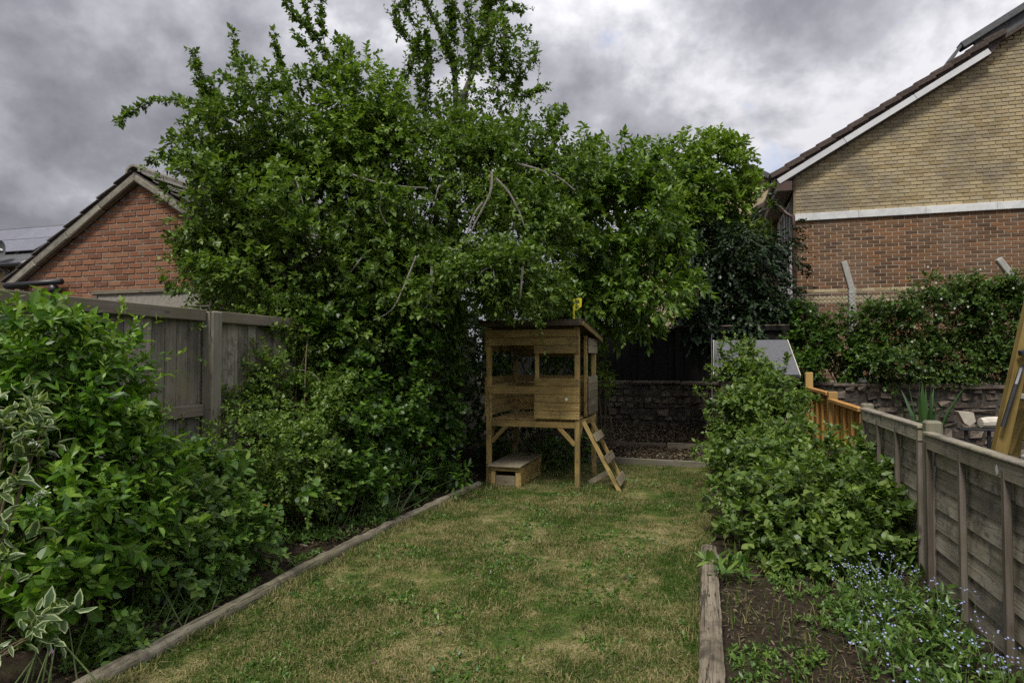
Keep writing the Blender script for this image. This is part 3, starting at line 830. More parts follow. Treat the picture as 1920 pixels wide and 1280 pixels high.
def gable_house(X0, Y, Zeave, label, full, seed):
    """gable end facing -Y; the verge climbs to the right from (X0, Zeave)"""
    slope = math.tan(rad(30.5)); XE = 12.0
    wall_x = X0 + .37
    t = thing('gabled_house', (wall_x, Y, 1.1), label, 'house')
    def zroof(x): return Zeave + (x - X0) * slope
    XA = X0 + 8.0; ZA = zroof(XA)
    XV = 5.3 if full else XA
    b = MB(); prism(b, [(wall_x, Y + .006, .9), (XE, Y + .006, .9), (XE, Y + .006, ZA - .3), (XA, Y + .006, ZA - .12), (wall_x, Y + .006, zroof(wall_x) - .1)], (0, 3.2 if full else 5, 0))
    b.build('wall', M_['mortar_buff'] if full else M_['brick_buff'], t)
    if full:
        # side wall in cream render with a white window and a timber strip
        b = MB(); b.box((wall_x - .012, Y + 1.75, 3.0), (.02, 3.0, 4.2)); b.build('side_render', M_['cream_render'], t)
        b = MB(); b.box((wall_x + .06, Y + .14, 3.2), (.2, .26, 4.6), .004); b.build('corner_pier', M_['mortar_buff'], t)
        for a, c_ in ((.55, 'window'), (1.5, 'window')):
            fr = MB()
            for yy in (Y + a, Y + a + .4, Y + a + .8): fr.box((wall_x - .04, yy, 3.2), (.05, .07, 3.6))
            for zz_ in (1.42, 2.6, 3.8, 4.98): fr.box((wall_x - .043, Y + a + .4, zz_), (.05, .86, .07))
            w = fr.build('window', M_['white_paint'], t)
            gl = MB(); gl.box((wall_x - .03, Y + a + .4, 3.2), (.02, .8, 3.56)); gl.build('pane', M_['glass'], w)
        mort = MB(); mort.box(((wall_x + XE) / 2, Y + .018, 2.7), (XE - wall_x, .03, 3.6)); mort.build('lower_mortar', M_['mortar'], t)
        zb0, zb1 = 4.48, 4.63
        x = wall_x - .02
        while x < XE:
            plank(t, 'stone_band', (x, Y - .02, (zb0 + zb1) / 2), (x + 1.196, Y - .02, (zb0 + zb1) / 2), (0, 0, 1), zb1 - zb0, .07, M_['stone_band'], .006); x += 1.2
        low, up_, yel = [], [], []; k = 0; z = zb0 - .075 * 44
        while z < zb0 - .05:
            r = (z, wall_x, 6.6, (k % 2) * .1125)
            n_from_top = round((zb0 - z) / .075)
            (yel if n_from_top in (20, 22, 23) else low).append(r); z += .075; k += 1
        z = zb1 + .005
        while z < ZA - .2:
            x0 = max(wall_x, X0 + (z + .12 - Zeave) / slope)
            if x0 > XV - .1: x0 = max(XV - .1, x0 - .62)
            if x0 < 6.5: up_.append((z, x0, 6.6, (k % 2) * .1125))
            z += .075; k += 1
        bricks_on(t, up_, Y - .005, M_['brick_buff'], seed, 150)
        bricks_on(t, low, Y - .005, M_['brick_brown'], seed + 1, 150, pool=lambda px, py: (py < 590).astype(float))
        bricks_on(t, yel, Y - .005, M_['brick_buff'], seed + 2, 0)
        # brown pipe from the eaves round the corner and down
        b = MB(); q = [(X0 + .02, Y + .12, Zeave - .42), (X0 + .08, Y + .05, Zeave - .55), (wall_x - .18, Y - .06, Zeave - .72), (wall_x - .06, Y - .09, Zeave - .8), (wall_x - .05, Y - .09, Zeave - 1.0), (wall_x - .05, Y - .09, 1.1)]
        b.tube(q, .042, 8); b.build('downpipe', M_['brown_plastic'], t, True)
        for z_ in (Zeave - 1.25, Zeave - 2.6):
            b = MB(); b.box((wall_x + .0, Y - .07, z_), (.15, .05, .03)); b.build('pipe_clip', M_['brown_plastic'], t)
    # roof: soffit, white bargeboard and the ends of the tiles
    r = MB()
    prism(r, [(X0, Y - .16, Zeave - .02), (XA, Y - .16, ZA - .02), (XA, Y - .16, ZA + .06), (X0, Y - .16, Zeave + .06)], (0, 5, 0))
    ro = r.build('roof', M_['tile_dark'], t)
    b = MB(); b.box((X0 + .14, Y + 1.3, Zeave - .16), (.3, 3.0, .2)); b.build('eaves_box', M_['brown_plastic'], t)
    b = MB(); b.tube([(X0 - .04, Y - .16, Zeave - .03), (X0 - .04, Y + 4, Zeave - .03)], .06, 8); b.build('gutter', M_['brown_plastic'], t)
    p0, p1 = Vector((X0 + .02, Y - .2, Zeave - .06)), Vector((XV, Y - .2, zroof(XV) - .085))
    for q in range(3):
        plank(t, 'white_bargeboard', p0.lerp(p1, q / 3), p0.lerp(p1, (q + 1) / 3 - .002), (0, 0, 1), .115, .03, M_['white_paint'], .003)
    plank(t, 'soffit_board', (X0 + .02, Y - .09, Zeave - .13), (XV, Y - .09, zroof(XV) - .14), (0, 0, 1), .04, .18, M_['brown_plastic'], .003)
    L = (XV - X0) / math.cos(rad(30.5)); n = int(round(L / .345)); du = Vector((math.cos(rad(30.5)), 0, math.sin(rad(30.5)))); nv = Vector((-du.z, 0, du.x))
    base = Vector((X0 - .06, 0, Zeave - .03))
    for i in range(n + 1):
        for c in range(3):
            a = base + du * (i * .345 - .02) + nv * .115; e = base + du * ((i + 1) * .345 + .03) + nv * .085
            y = Y - .1 + c * .3
            plank(ro, 'roof_tile', (a.x, y, a.z), (e.x, y, e.z), (0, 1, 0), .292, .11 if c == 0 else .04, M_['tile_dark'], .012, .003)
    if full:
        # the higher roof of the main block steps over the lower verge
        e = Vector((X0 + 3.37, Y - .1, zroof(X0 + 3.37) + .36)); a = e + du * 6
        plank(t, 'upper_verge', e, a, (0, 0, 1), .13, .24, M_['slate'], .01)
        plank(t, 'upper_fascia', e + Vector((-.26, .3, -.38)), e + Vector((.0, .3, .02)), (0, 1, 0), .8, .05, M_['slate'], .006)
        plank(t, 'lead_flashing', e + Vector((.25, .0, -.02)), e + du * 1.2 + Vector((.1, .0, -.16)), (0, 0, 1), .24, .05, M_['slate'], .01)
        c = Vector((XV - .02, Y - .14, zroof(XV) + .03))
        b = MB(); prism(b, [c + Vector(v) for v in ((-.3, 0, -.22), (.1, 0, -.12), (.2, 0, .02), (.22, 0, .26), (.1, 0, .28), (-.16, 0, .1), (-.36, 0, -.04))], (0, .14, 0)); b.build('box_end', M_['brown_plastic'], t)
        b = MB(); prism(b, [(e.x + .3, Y + .03, e.z - .5), (XE, Y + .03, e.z - .5), (XE, Y + .03, a.z + 1), (a.x, Y + .03, a.z - .1), (e.x + .3, Y + .03, e.z + .05)], (0, 3, 0)); b.build('upper_wall', M_['mortar_buff'], t)
    return t


gable_house(1.47, 14.5, 5.36, 'big gabled house of buff over brown brick beside the conifer', True, 21)
gable_house(1.45, 19.2, 5.72, 'buff brick house with white bargeboard set back behind the big gable', False, 31)


def distant_house():
    t = thing('distant_house', (1.5, 25, 1.1), 'small pale brick gable showing between treetop and big gabled house', 'house')
    b = MB(); prism(b, [(-3, 25, 1), (5.5, 25, 1), (5.5, 25, 6.2), (1.55, 25, 8.6), (-3, 25, 6)], (0, 6, 0)); b.build('wall', M_['brick_buff'], t)
    for s in (-1, 1): plank(t, 'verge', (1.55 - s * .05, 24.9, 8.72), (1.55 + s * 4.2, 24.9, 6.2), (0, 0, 1), .18, .3, M_['slate'])
distant_house()

# ================================================================== LEFT FENCE
def left_fence():
    X = -4.2
    t = thing('board_fence', (X, 4.58, 0), 'tall weathered grey board fence along the left of the garden', 'fence')
    y = 1.2; rng = random.Random(2)
    while y < 11.4:
        w = rng.uniform(.118, .134)
        if not (4.5 < y + w / 2 < 4.64 and False):
            plank(t, 'fence_board', (X + rng.uniform(-.004, .004), y + w / 2, .03), (X + rng.uniform(-.004, .004), y + w / 2 + rng.uniform(-.003, .003), 1.985), (0, 1, 0), w - .005, .02, M_['grey_wood'], .003)
        y += w
    posts = (1.9, 4.58, 7.2, 9.8)
    for p in posts: plank(t, 'post', (X + .09, p, -.05), (X + .09, p, 2.0), (0, 1, 0), .115, .115, M_['post_wood'], .008)
    for a, b in zip((1.2,) + posts, posts + (11.4,)):
        a2, b2 = a + .065, b - .065
        plank(t, 'top_rail', (X + .05, a2, 1.965), (X + .05, b2, 1.965), (0, 0, 1), .1, .07, M_['rail_wood'], .006, .001)
        plank(t, 'middle_rail', (X + .045, a2, 1.15), (X + .045, b2, 1.15), (0, 0, 1), .1, .06, M_['rail_wood'], .006)
        plank(t, 'bottom_rail', (X + .045, a2, .25), (X + .045, b2, .25), (0, 0, 1), .1, .06, M_['rail_wood'], .006)
    b = MB(); b.tube([(X + .1, 4.3, 2.03), (X + .12, 4.5, 2.045), (X + .12, 4.52, 1.98), (X + .12, 4.51, 1.8)], .006, 5); b.build('old_cord', M_['twig'], t)
left_fence()

# ================================================================== RIGHT FENCES
def right_fence():
    X = 1.45
    t = thing('lap_fence', (X, 4.99, 0), 'low grey overlapped panel fence along the right of the garden', 'fence')
    rng = random.Random(4)
    for y in (3.08, 4.99, 6.82):
        plank(t, 'post', (X + .02, y, -.05), (X + .02, y, 1.17), (0, 1, 0), .1, .1, M_['post_wood'], .014)
    for y0, y1 in ((1.25, 3.02), (3.14, 4.93), (5.05, 6.76)):
        top = 1.09 + (.03 if y0 > 5 else 0)
        for k in range(9):
            z = top - .14 - k * .134; 
            if z < -.05: continue
            w = .155
            plank(t, 'lap_board', (X + .012, y0 + .02, z), (X + .012, y1 - .02, z + rng.uniform(-.006, .006)), (.085, 0, 1), w, .009, M_['lap_wood'], .002, .0012)
        n = 4
        for k in range(n):
            y = y0 + .03 + (y1 - y0 - .06) * k / (n - 1)
            plank(t, 'batten', (X - .035, y, .0), (X - .035, y, top - .05), (0, 1, 0), .045, .032, M_['batten'], .004, .001)
        plank(t, 'top_rail', (X - .03, y0, top - .055), (X - .03, y1, top - .055), (0, 0, 1), .085, .04, M_['lap_wood'], .004, .001)
        plank(t, 'capping', (X - .018, y0 - .01, top), (X - .018, y1 + .01, top), (1, 0, 0), .075, .022, M_['lap_wood'], .005, .001)
        plank(t, 'bottom_rail', (X - .03, y0, .03), (X - .03, y1, .03), (0, 0, 1), .05, .03, M_['batten'], .004)
    # pale splash of paint on the top rail of the near panel
    b = MB(); th = np.linspace(0, 6.283, 13)[:-1]
    c = np.array((X - .0525, 3.8, 1.03))
    b.add([c] + [c + np.array((0, math.cos(a) * .018 * random.uniform(.8, 1.15), math.sin(a) * .027 * random.uniform(.85, 1.1))) for a in th], [[0, 1 + i, 1 + (i + 1) % 12] for i in range(12)])
    b.build('paint_splash', M_['white_paint'], t)

    t = thing('new_fence', (X, 8.65, 0), 'short run of new orange board fence beyond the grey panels', 'fence')
    for y, z in ((8.55, 1.2), (10.38, 1.4)): plank(t, 'post', (X + .02, y, -.05), (X + .02, y, z), (0, 1, 0), .1, .1, M_['orange_post'], .006)
    for y0, y1, top in ((6.9, 8.48, 1.1), (8.62, 10.3, 1.17)):
        y = y0
        while y < y1 - .1:
            plank(t, 'fence_board', (X + .02, y + .07, .02), (X + .02, y + .07, top - .03), (0, 1, 0), .125, .016, M_['orange_wood'], .003); y += .14
        for q in (0, 1, 2, 3, 4):
            yy = y0 + .02 + (y1 - y0 - .04) * q / 4
            plank(t, 'batten', (X - .01, yy, .0), (X - .01, yy, top - .04), (0, 1, 0), .035, .03, M_['orange_wood'], .003)
        plank(t, 'top_rail', (X - .012, y0, top - .0), (X - .012, y1, top - .0), (1, 0, 0), .07, .04, M_['orange_wood'], .004)
right_fence()


def back_fence():
    t = thing('dark_fence', (-1, 12.62, 1.1), 'near black board fence standing in shade on the stone wall behind the playhouse', 'fence')
    x = -4.4
    while x < 1.5:
        yy = 12.66 + .019 * (round(x / .146) % 2); plank(t, 'fence_board', (x, yy, 1.15), (x, yy, 2.2 + random.uniform(-.01, .01)), (1, 0, 0), .15, .018, M_['dark_wood'], .003); x += .146
    plank(t, 'top_rail', (-4.5, 12.62, 2.16), (1.5, 12.62, 2.16), (0, 0, 1), .07, .05, M_['dark_wood'])
    plank(t, 'capping', (-4.5, 12.64, 2.22), (1.5, 12.64, 2.22), (0, 1, 0), .09, .025, M_['rail_wood'])
    for q in range(4): plank(t, 'post', (-4.3 + q * 1.9, 12.6, 1.1), (-4.3 + q * 1.9, 12.6, 2.2), (1, 0, 0), .09, .09, M_['dark_wood'])
back_fence()


def chain_link():
    t = thing('chain_link_fence', (3, 13.2, 1.1), 'chain link fence on cranked concrete posts above the stone wall', 'fence')
    for x in (1.72, 2.62, 5.24, 7.9):
        if x == 1.72: continue
        b = MB()
        p = Vector((x, 13.2, 1.05)); q = Vector((x, 13.2, 2.9)); e = Vector((x - .13, 13.2, 3.42)) if x < 4 else Vector((x - .3, 13.2, 3.36))
        b.bar(p, q, (0, 1, 0), .12, .12, .01); 
        po = b.build('concrete_post', M_['concrete'], t)
        b = MB(); b.bar(q - Vector((0, 0, .02)), e, (0, 1, 0), .115, .1, .01); b.build('cranked_arm', M_['concrete'], po)
    b = MB(); Z0, Z1, X0, X1 = 2.1, 2.82, 1.5, 8.0; st = .075
    H = Z1 - Z0
    x = X0 - H
    while x < X1:
        for s in (1, -1):
            a = np.array((x, 13.14, Z0 if s > 0 else Z1)); e = np.array((x + H, 13.14, Z1 if s > 0 else Z0))
            b.tube([a, e], .0045, 3)
        x += st
    for z in (Z1, 2.45): b.tube([(X0 - .7, 13.14, z), (X1, 13.14, z)], .005, 4)
    b.build('wire_mesh', M_['wire'], t)
chain_link()

# ================================================================== TIMBER EDGING
def wobble_tube(pts, r, n, seed, amp):
    rng = np.random.default_rng(seed); pts = np.array(pts, float)
    path = smooth_path(pts, 26)
    b = MB(); rr = r * (1 + rng.normal(0, .045, len(path))); rr[0] *= .93; rr[-1] *= .93
    path = path + rng.normal(0, amp, path.shape)
    b.tube(path, rr, n)
    return b


for lab, pts in (('near pale round log edging the left of the lawn', [(-2.83, 1.0, .035), (-2.81, 2.4, .04), (-2.84, 3.78, .035)]),
                 ('middle round log edging the left of the lawn by the dry leaf litter', [(-2.85, 3.8, .04), (-2.83, 4.9, .045), (-2.8, 5.75, .04)]),
                 ('far round log edging the left of the lawn, ending by the playhouse', [(-2.8, 5.78, .045), (-2.75, 6.7, .04), (-2.7, 7.55, .035)])):
    o = put('edging_log', None) if False else None
    b = wobble_tube([(p[0], p[1], p[2]) for p in pts], .046, 10, len(lab), .004)
    V = np.concatenate(b.v); c = np.array(pts[1])
    M, L = frame(pts[0], pts[-1], (0, 0, 1)); Mi = np.array(M.inverted())
    b.v = [v @ Mi[:3, :3].T + Mi[:3, 3] for v in b.v]
    o = put('edging_log', b.mesh('edging_log', M_['log'], True), None, M)
    tag(o, lab, 'log', 'round logs edging the lawn')


def sleeper():
    b = MB(); M, L = frame((.015, 5.35, .05), (.02, 1.0, .05), (1, 0, 0))
    rng = np.random.default_rng(3); n = 70
    X = np.linspace(-L / 2, L / 2, n)
    prof = np.array([(-.055, -.1), (-.062, .0), (-.058, .055), (-.03, .072), (0, .066), (.03, .072), (.058, .055), (.062, 0), (.055, -.1)])
    V = []
    for i, x in enumerate(X):
        j = rng.normal(0, .0012, prof.shape); w = noise.noise(Vector((x * 3, 1, 1))) * .009 + noise.noise(Vector((x * 9, 4, 1))) * .004
        V.append(np.column_stack([np.full(len(prof), x), prof + j + w]))
    V = np.array(V); k = len(prof); V = V.reshape(-1, 3)
    i = (np.arange(n - 1)[:, None] * k + np.arange(k - 1)[None]).ravel()
    f4 = np.stack([i, i + 1, i + k + 1, i + k], 1)
    f3 = [[0, e, e + 1] for e in range(1, k - 1)] + [[(n - 1) * k, (n - 1) * k + e + 1, (n - 1) * k + e] for e in range(1, k - 1)]
    b.add(V, f3, f4)
    o = put('railway_sleeper', b.mesh('railway_sleeper', M_['sleeper']), None, M)
    tag(o, 'cracked grey timber sleeper edging the right flower bed', 'sleeper')
sleeper()
for lab, p0, p1, w, t_ in (('pale board edging the back of the lawn below the brown leaf litter', (-1.75, 9.84, .05), (.0, 9.8, .05), .1, .035),
                           ('dark board holding the left of the leaf litter terrace', (-2.0, 10.75, .16), (-.62, 10.75, .17), .12, .04),
                           ('dark board holding the right of the leaf litter terrace', (-.6, 10.71, .18), (.35, 10.7, .18), .13, .04)):
    o = plank(None, 'edging_board', p0, p1, (0, 0, 1), w, t_, M_['rail_wood'] if 'dark' in lab else M_['post_wood'], .006, .002)
    tag(o, lab, 'edging board')

# ================================================================== PLAYHOUSE
def playhouse():
    XL, XR, YF, YB = -2.62, -1.49, 7.68, 8.86
    t = thing('playhouse', (XL, YF, 0), 'raised wooden garden playhouse on four posts under the tree', 'playhouse')
    wd, gy, dk = M_['play_wood'], M_['play_grey'], M_['play_dark']
    pw = .06
    for x, y, z in ((XL, YF, 1.99), (XR, YF, 1.99), (XL, YB, 1.84), (XR, YB, 1.84)):
        plank(t, 'post', (x, y, -.03), (x, y, z), (1, 0, 0), pw, pw, wd, .004)
    pl_ = .02
    yf = YF - pw / 2 - .011; xr = XR + pw / 2 + .011; yb = YB + pw / 2 + .011; xl = XL - pw / 2 - .011
    h = .1
    def front(z, x0, x1, m=wd): plank(t, 'plank', (x0, yf, z), (x1, yf, z), (0, 0, 1), h - .004, pl_, m, .004)
    xm = -2.02
    for z in (1.91, 1.81): front(z, XL - .03, XR + .03)
    front(1.71, xm, XR + .03)
    front(1.21, XL - .035, XR + .03)
    for z in (1.31, 1.11, 1.01, .91): front(z, xm, XR + .03)
    for z in (1.91, 1.81, 1.71, 1.31, 1.21, 1.11, 1.01, .91):
        for dz in (-.022, .022):
            for x in ((XR + .005, XL + .0) if z in (1.91, 1.81, 1.21) else (XR + .005, xm + .025)):
                k = 'screw'
                if k not in _mesh_cache:
                    b = MB(); b.tube([(0, -.001, 0), (0, .004, 0)], .006, 8); _mesh_cache[k] = b.mesh('screw', M_['ink'])
                put('screw', _mesh_cache[k], t, Matrix.Translation((x, yf - .0105, z + dz)))
    # left, back and right walls
    for z in (.92, 1.02, 1.12, 1.22, 1.32):
        plank(t, 'plank', (xl, YF - .03, z), (xl, YB + .03, z), (0, 0, 1), h - .004, pl_, wd, .004)
        plank(t, 'plank', (XL - .03, yb, z), (XR + .03, yb, z), (0, 0, 1), h - .004, pl_, wd, .004)
        plank(t, 'plank', (xr, YF + .55, z), (xr, YB + .03, z), (0, 0, 1), h - .004, pl_, gy, .004)
    for z in (1.68, 1.78):
        plank(t, 'plank', (XL - .03, yb, z), (XR + .03, yb, z), (0, 0, 1), h - .004, pl_, wd, .004)
        plank(t, 'plank', (xl, YF - .03, z + .06), (xl, YB + .03, z + .06), (0, 0, 1), h - .004, pl_, wd, .004)
        plank(t, 'plank', (xr, YF + .55, z + .04), (xr, YB + .03, z + .04), (0, 0, 1), h - .004, pl_, gy, .004)
    plank(t, 'door_post', (XR, YF + .57, .85), (XR, YF + .57, 1.9), (1, 0, 0), .045, .05, wd, .004)
    plank(t, 'window_post', (xm + .025, YF, .86), (xm + .025, YF, 1.94), (1, 0, 0), .045, .04, wd, .004)
    # platform
    plank(t, 'beam', (XL + pw / 2, YF, .79), (XR - pw / 2, YF, .79), (0, 0, 1), .075, .04, wd, .004)
    plank(t, 'beam', (XL + pw / 2, YB, .79), (XR - pw / 2, YB, .79), (0, 0, 1), .075, .04, wd, .004)
    for x in (XL, XR): plank(t, 'beam', (x, YF + pw / 2, .79), (x, YB - pw / 2, .79), (0, 0, 1), .075, .04, wd, .004)
    n = 11
    for k in range(n):
        y = YF + .035 + (YB - YF - .07) * (k + .5) / n
        plank(t, 'floor_board', (XL + .032, y, .84), (XR - .032, y, .84), (0, 1, 0), (YB - YF - .07) / n - .003, .02, wd, .003)
    # corner braces
    for x, s in ((XL, 1), (XR, -1)):
        plank(t, 'brace', (x + s * .03, YF, .55), (x + s * .23, YF, .76), (0, 1, 0), .035, .05, wd, .003)
        plank(t, 'brace', (x, YF + .03, .55), (x, YF + .23, .76), (1, 0, 0), .035, .05, wd, .003)
    # pitched roof
    r = MB(); zf, zb = 2.045, 1.885
    r.bar((-2.055, YF - .14, zf), (-2.055, YB + .16, zb), (1, 0, 0), 1.32, .016, .003); ro = r.build('roof', dk, t)
    sl_ = (zb - zf) / (YB - YF + .3)
    n = 8
    for k in range(n):
        y0 = YF - .15 + k * (YB - YF + .31) / n; y1 = y0 + (YB - YF + .31) / n + .02
        za = zf + sl_ * (y0 - YF + .14) + .026; zb_ = zf + sl_ * (y1 - YF + .14) + .018
        plank(ro, 'roof_board', (-2.72, (y0 + y1) / 2, (za + zb_) / 2), (-1.39, (y0 + y1) / 2, (za + zb_) / 2), (0, y1 - y0, zb_ - za + .008), y1 - y0, .014, dk, .003)
    plank(t, 'fascia', (-2.71, YF - .152, zf - .018), (-1.4, YF - .152, zf - .018), (0, 0, 1), .06, .018, dk, .003)
    plank(t, 'fascia', (-1.395, YF - .14, zf - .022), (-1.395, YB + .16, zb - .022), (0, 0, 1), .055, .02, wd, .003)
    # pale knot patch on the third plank
    b = MB(); c = np.array((-1.615, yf - .0115, 1.105)); th = np.linspace(0, 6.283, 11)[:-1]
    b.add([c] + [c + np.array((math.cos(a) * .018 * random.uniform(.7, 1.2), 0, math.sin(a) * .02 * random.uniform(.7, 1.2))) for a in th], [[0, 1 + (i + 1) % 10, 1 + i] for i in range(10)])
    b.build('pale_knot', M_['petal_white'], t)

    # ladder
    t = thing('ladder', (-1.0, 7.9, 0), 'short wooden ladder leaning up to the playhouse doorway', 'ladder')
    a, e = Vector((-1.43, 0, .83)), Vector((-.98, 0, 0))
    for y in (7.75, 8.22):
        plank(t, 'rail', (a.x, y, a.z), (e.x, y, e.z - .02), (1, 0, .5), .048, .034, wd, .004)
    for f in (.25, .56, .87):
        p = a.lerp(e, f) + Vector((.035, 0, .02))
        plank(t, 'rung', (p.x, 7.71, p.z), (p.x, 8.26, p.z), (.55, 0, -1) , .1, .022, gy, .004)

    # low box under the platform
    t = thing('storage_box', (-2.4, 8.0, 0), 'low wooden storage box with flat lid under the playhouse', 'box')
    x0, x1, y0, y1 = -2.57, -2.2, 7.6, 8.62
    for x, y in ((x0 + .03, y0 + .02), (x1 - .025, y0 + .02), (x0 + .03, y1 - .02), (x1 - .025, y1 - .02)): plank(t, 'corner_post', (x, y, -.02), (x, y, .25), (1, 0, 0), .055, .045, wd)
    plank(t, 'front_rail', (x0, y0 - .005, .232), (x1, y0 - .005, .232), (0, 0, 1), .045, .02, wd)
    plank(t, 'front_panel', (x0 + .06, y0 + .03, .075), (x1 - .06, y0 + .03, .075), (0, 0, 1), .15, .02, M_['play_grey'])
    for k in range(3):
        plank(t, 'side_plank', (x1 + .012, y0, .045 + k * .082), (x1 + .012, y1, .045 + k * .082), (0, 0, 1), .078, .018, wd, .003)
        plank(t, 'side_plank', (x0 - .012, y0, .045 + k * .082), (x0 - .012, y1, .045 + k * .082), (0, 0, 1), .078, .018, wd, .003)
    plank(t, 'lid', (-2.385, y0 - .05, .272), (-2.385, y1 + .03, .278), (1, 0, 0), .43, .022, M_['play_grey'], .004)

    # toy flag on the roof
    t = thing('toy_flag', (-1.53, 7.75, 2.07), 'small yellow toy flag with black print standing on the playhouse roof', 'flag')
    c = np.array((-1.535, 7.7, 2.06))
    b = MB(); b.tube([c, c + (0, 0, .04), c + (0, 0, .27)], [.018, .012, .011], 8); b.build('pole', M_['yellow_plastic'], t)
    pts = [(0, .13), (.03, .125), (.055, .15), (.085, .17), (.09, .27), (.06, .285), (.03, .275), (0, .27)]
    b = MB(); prism(b, [c + np.array((x + .01, -.004, z)) for x, z in pts], (0, .008, 0)); f = b.build('flag_panel', M_['yellow_plastic'], t)
    b = MB()
    for (x0, z0, x1, z1) in ((.03, .215, .07, .24), (.03, .24, .07, .215), (.045, .225, .058, .26)):
        b.bar(c + np.array((x0, -.0065, z0)), c + np.array((x1, -.0065, z1)), (0, 1, 0), .003, .012, .001)
    b.build('printed_mark', M_['ink'], f)

    # broken plank leaning by the back post
    o = plank(None, 'broken_plank', (-1.42, 8.05, .03), (-1.17, 8.25, .17), (0, .4, 1), .07, .02, gy, .004)
    tag(o, 'short grey offcut plank lying in the grass behind the ladder', 'plank')
playhouse()

# ================================================================== SHED
def shed():
    t = thing('shed', (.8, 11.3, 0), 'small shed with sloping grey felt roof behind the raspberry canes', 'shed')
    b = MB(); b.box((.78, 11.35, .68), (1.1, 1.0, 1.3), .01); b.build('wall', M_['rail_wood'], t)
    p0, p1 = Vector((.76, 10.78, 1.34)), Vector((.74, 11.82, 1.9))
    b = MB()
    V = [(.14, 10.78, 1.33), (1.39, 10.78, 1.33), (1.33, 11.82, 1.9), (.16, 11.82, 1.9)]
    prism(b, V, (0, -.012, .028)); ro = b.build('felt_roof', M_['felt'], t)
    b = MB(); prism(b, [(.1, 11.82, 1.9), (1.36, 11.82, 1.9), (1.36, 12.2, 1.6), (.1, 12.2, 1.6)], (0, .01, .028)); b.build('back_slope', M_['felt'], t)
    plank(t, 'verge_trim', (1.405, 10.77, 1.33), (1.345, 11.82, 1.915), (0, 0, 1), .05, .016, M_['pale_stone'], .003)
    plank(t, 'verge_trim', (.125, 10.77, 1.33), (.145, 11.82, 1.915), (0, 0, 1), .05, .016, M_['pale_stone'], .003)
    plank(t, 'felt_seam', (.15, 11.28, 1.634), (1.36, 11.28, 1.634), (0, 1, .54), .03, .006, M_['slate'], .002)
    plank(t, 'felt_lip', (.14, 10.765, 1.32), (1.39, 10.765, 1.32), (0, 0, 1), .06, .014, M_['black_plastic'], .003)
    b = MB(); b.tube([(.1, 10.9, .3), (.1, 10.9, 2.0)], .008, 6); b.build('pole', M_['wire'], t)
shed()

# ================================================================== NEIGHBOUR'S THINGS
def neighbour():
    t = thing('timber_frame', (3.0, 5.6, 0), 'ochre timber play frame leaning behind the grey panel fence', 'timber frame')
    a0, a1 = at(1866, 880, 5.6), at(1942, 540, 5.6)
    dn = (a0 - a1) / np.linalg.norm(a0 - a1)
    foot = a0 + dn * (a0[2] / -dn[2])
    plank(t, 'beam', foot, a1, (1, 0, 0), .1, .1, M_['ochre_wood'], .006)
    b0, b1 = at(1892, 880, 5.9), at(1955, 560, 5.9); dn = (b0 - b1) / np.linalg.norm(b0 - b1)
    plank(t, 'beam', b0 + dn * (b0[2] / -dn[2]), b1, (1, 0, 0), .09, .1, M_['ochre_wood'], .006)
    c0, c1 = at(1885, 850, 5.8), at(1935, 720, 5.8)
    plank(t, 'strut', c0, c1, (1, 0, 0), .08, .05, M_['ochre_wood'], .006)
    b = MB(); b.tube([at(1880, 800, 5.5), at(1905, 720, 5.5), at(1915, 690, 5.55), at(1940, 660, 5.6)], .018, 6); b.build('steel_rod', M_['black_plastic'], t)
    plank(t, 'cross_bar', at(1912, 662, 5.5), at(1960, 655, 5.5), (0, 0, 1), .05, .05, M_['black_plastic'], .006)
    plank(t, 'seat_board', at(1905, 742, 5.6), at(1970, 752, 5.6), (0, 0, 1), .05, .2, M_['concrete'], .006)

    t = thing('lidded_box', (2.15, 3.95, 0), 'dark lidded garden box with pale metal rim just behind the grey panel fence', 'box')
    b = MB(); b.box((2.2, 3.9, .5), (.9, .8, 1.0), .01); b.build('box_body', M_['black_plastic'], t)
    b = MB(); b.box((2.2, 3.9, 1.025), (.98, .88, .045), .01); b.build('rim', M_['concrete'], t)
    b = MB(); b.box((2.2, 3.9, 1.05), (.9, .8, .02), .004); b.build('lid', M_['felt'], t)

    # pale broken pipes on a dark stand
    c = at(1850, 795, 7.2)
    t = thing('trestle', (c[0], c[1], 0), 'dark metal trestle stand beyond the grey fence', 'trestle')
    for dx in (-.2, .02, .2):
        b = MB(); b.tube([(c[0] + dx, c[1], 0), (c[0] + dx, c[1], c[2] - .06)], .02, 6); b.build('leg', M_['black_plastic'], t)
    plank(t, 'top_bar', (c[0] - .28, c[1], c[2] - .06), (c[0] + .3, c[1], c[2] - .06), (0, 1, 0), .12, .025, M_['black_plastic'])
    b = MB(); b.tube([c + (-.06, 0, .015), c + (.02, .02, .02), c + (.32, .05, .03)], [.055, .065, .06], 10)
    o = b.build('log_piece', M_['pale_stone']); tag(o, 'pale round log piece lying on the dark trestle', 'log')
    b = MB(); d = c + np.array((-.2, 0, .06)); prism(b, [d + np.array(v) for v in ((-.09, -.05, .08), (.06, -.05, .07), (.08, -.05, -.03), (.02, -.05, -.08), (-.03, -.05, -.05))], (0, .12, 0))
    o = b.build('stone_lump', M_['pale_stone']); tag(o, 'pale angular stone block perched at the left end of the trestle', 'stone')
    # pale stone on top of the wall
    b = MB(); b.cbox(Matrix.Translation((2.62, 12.4, 1.23)), (.13, .1, .09), .03, .008); o = b.build('pale_stone', M_['petal_white']); tag(o, 'small whitish stone lying on top of the stone wall', 'stone')
neighbour()

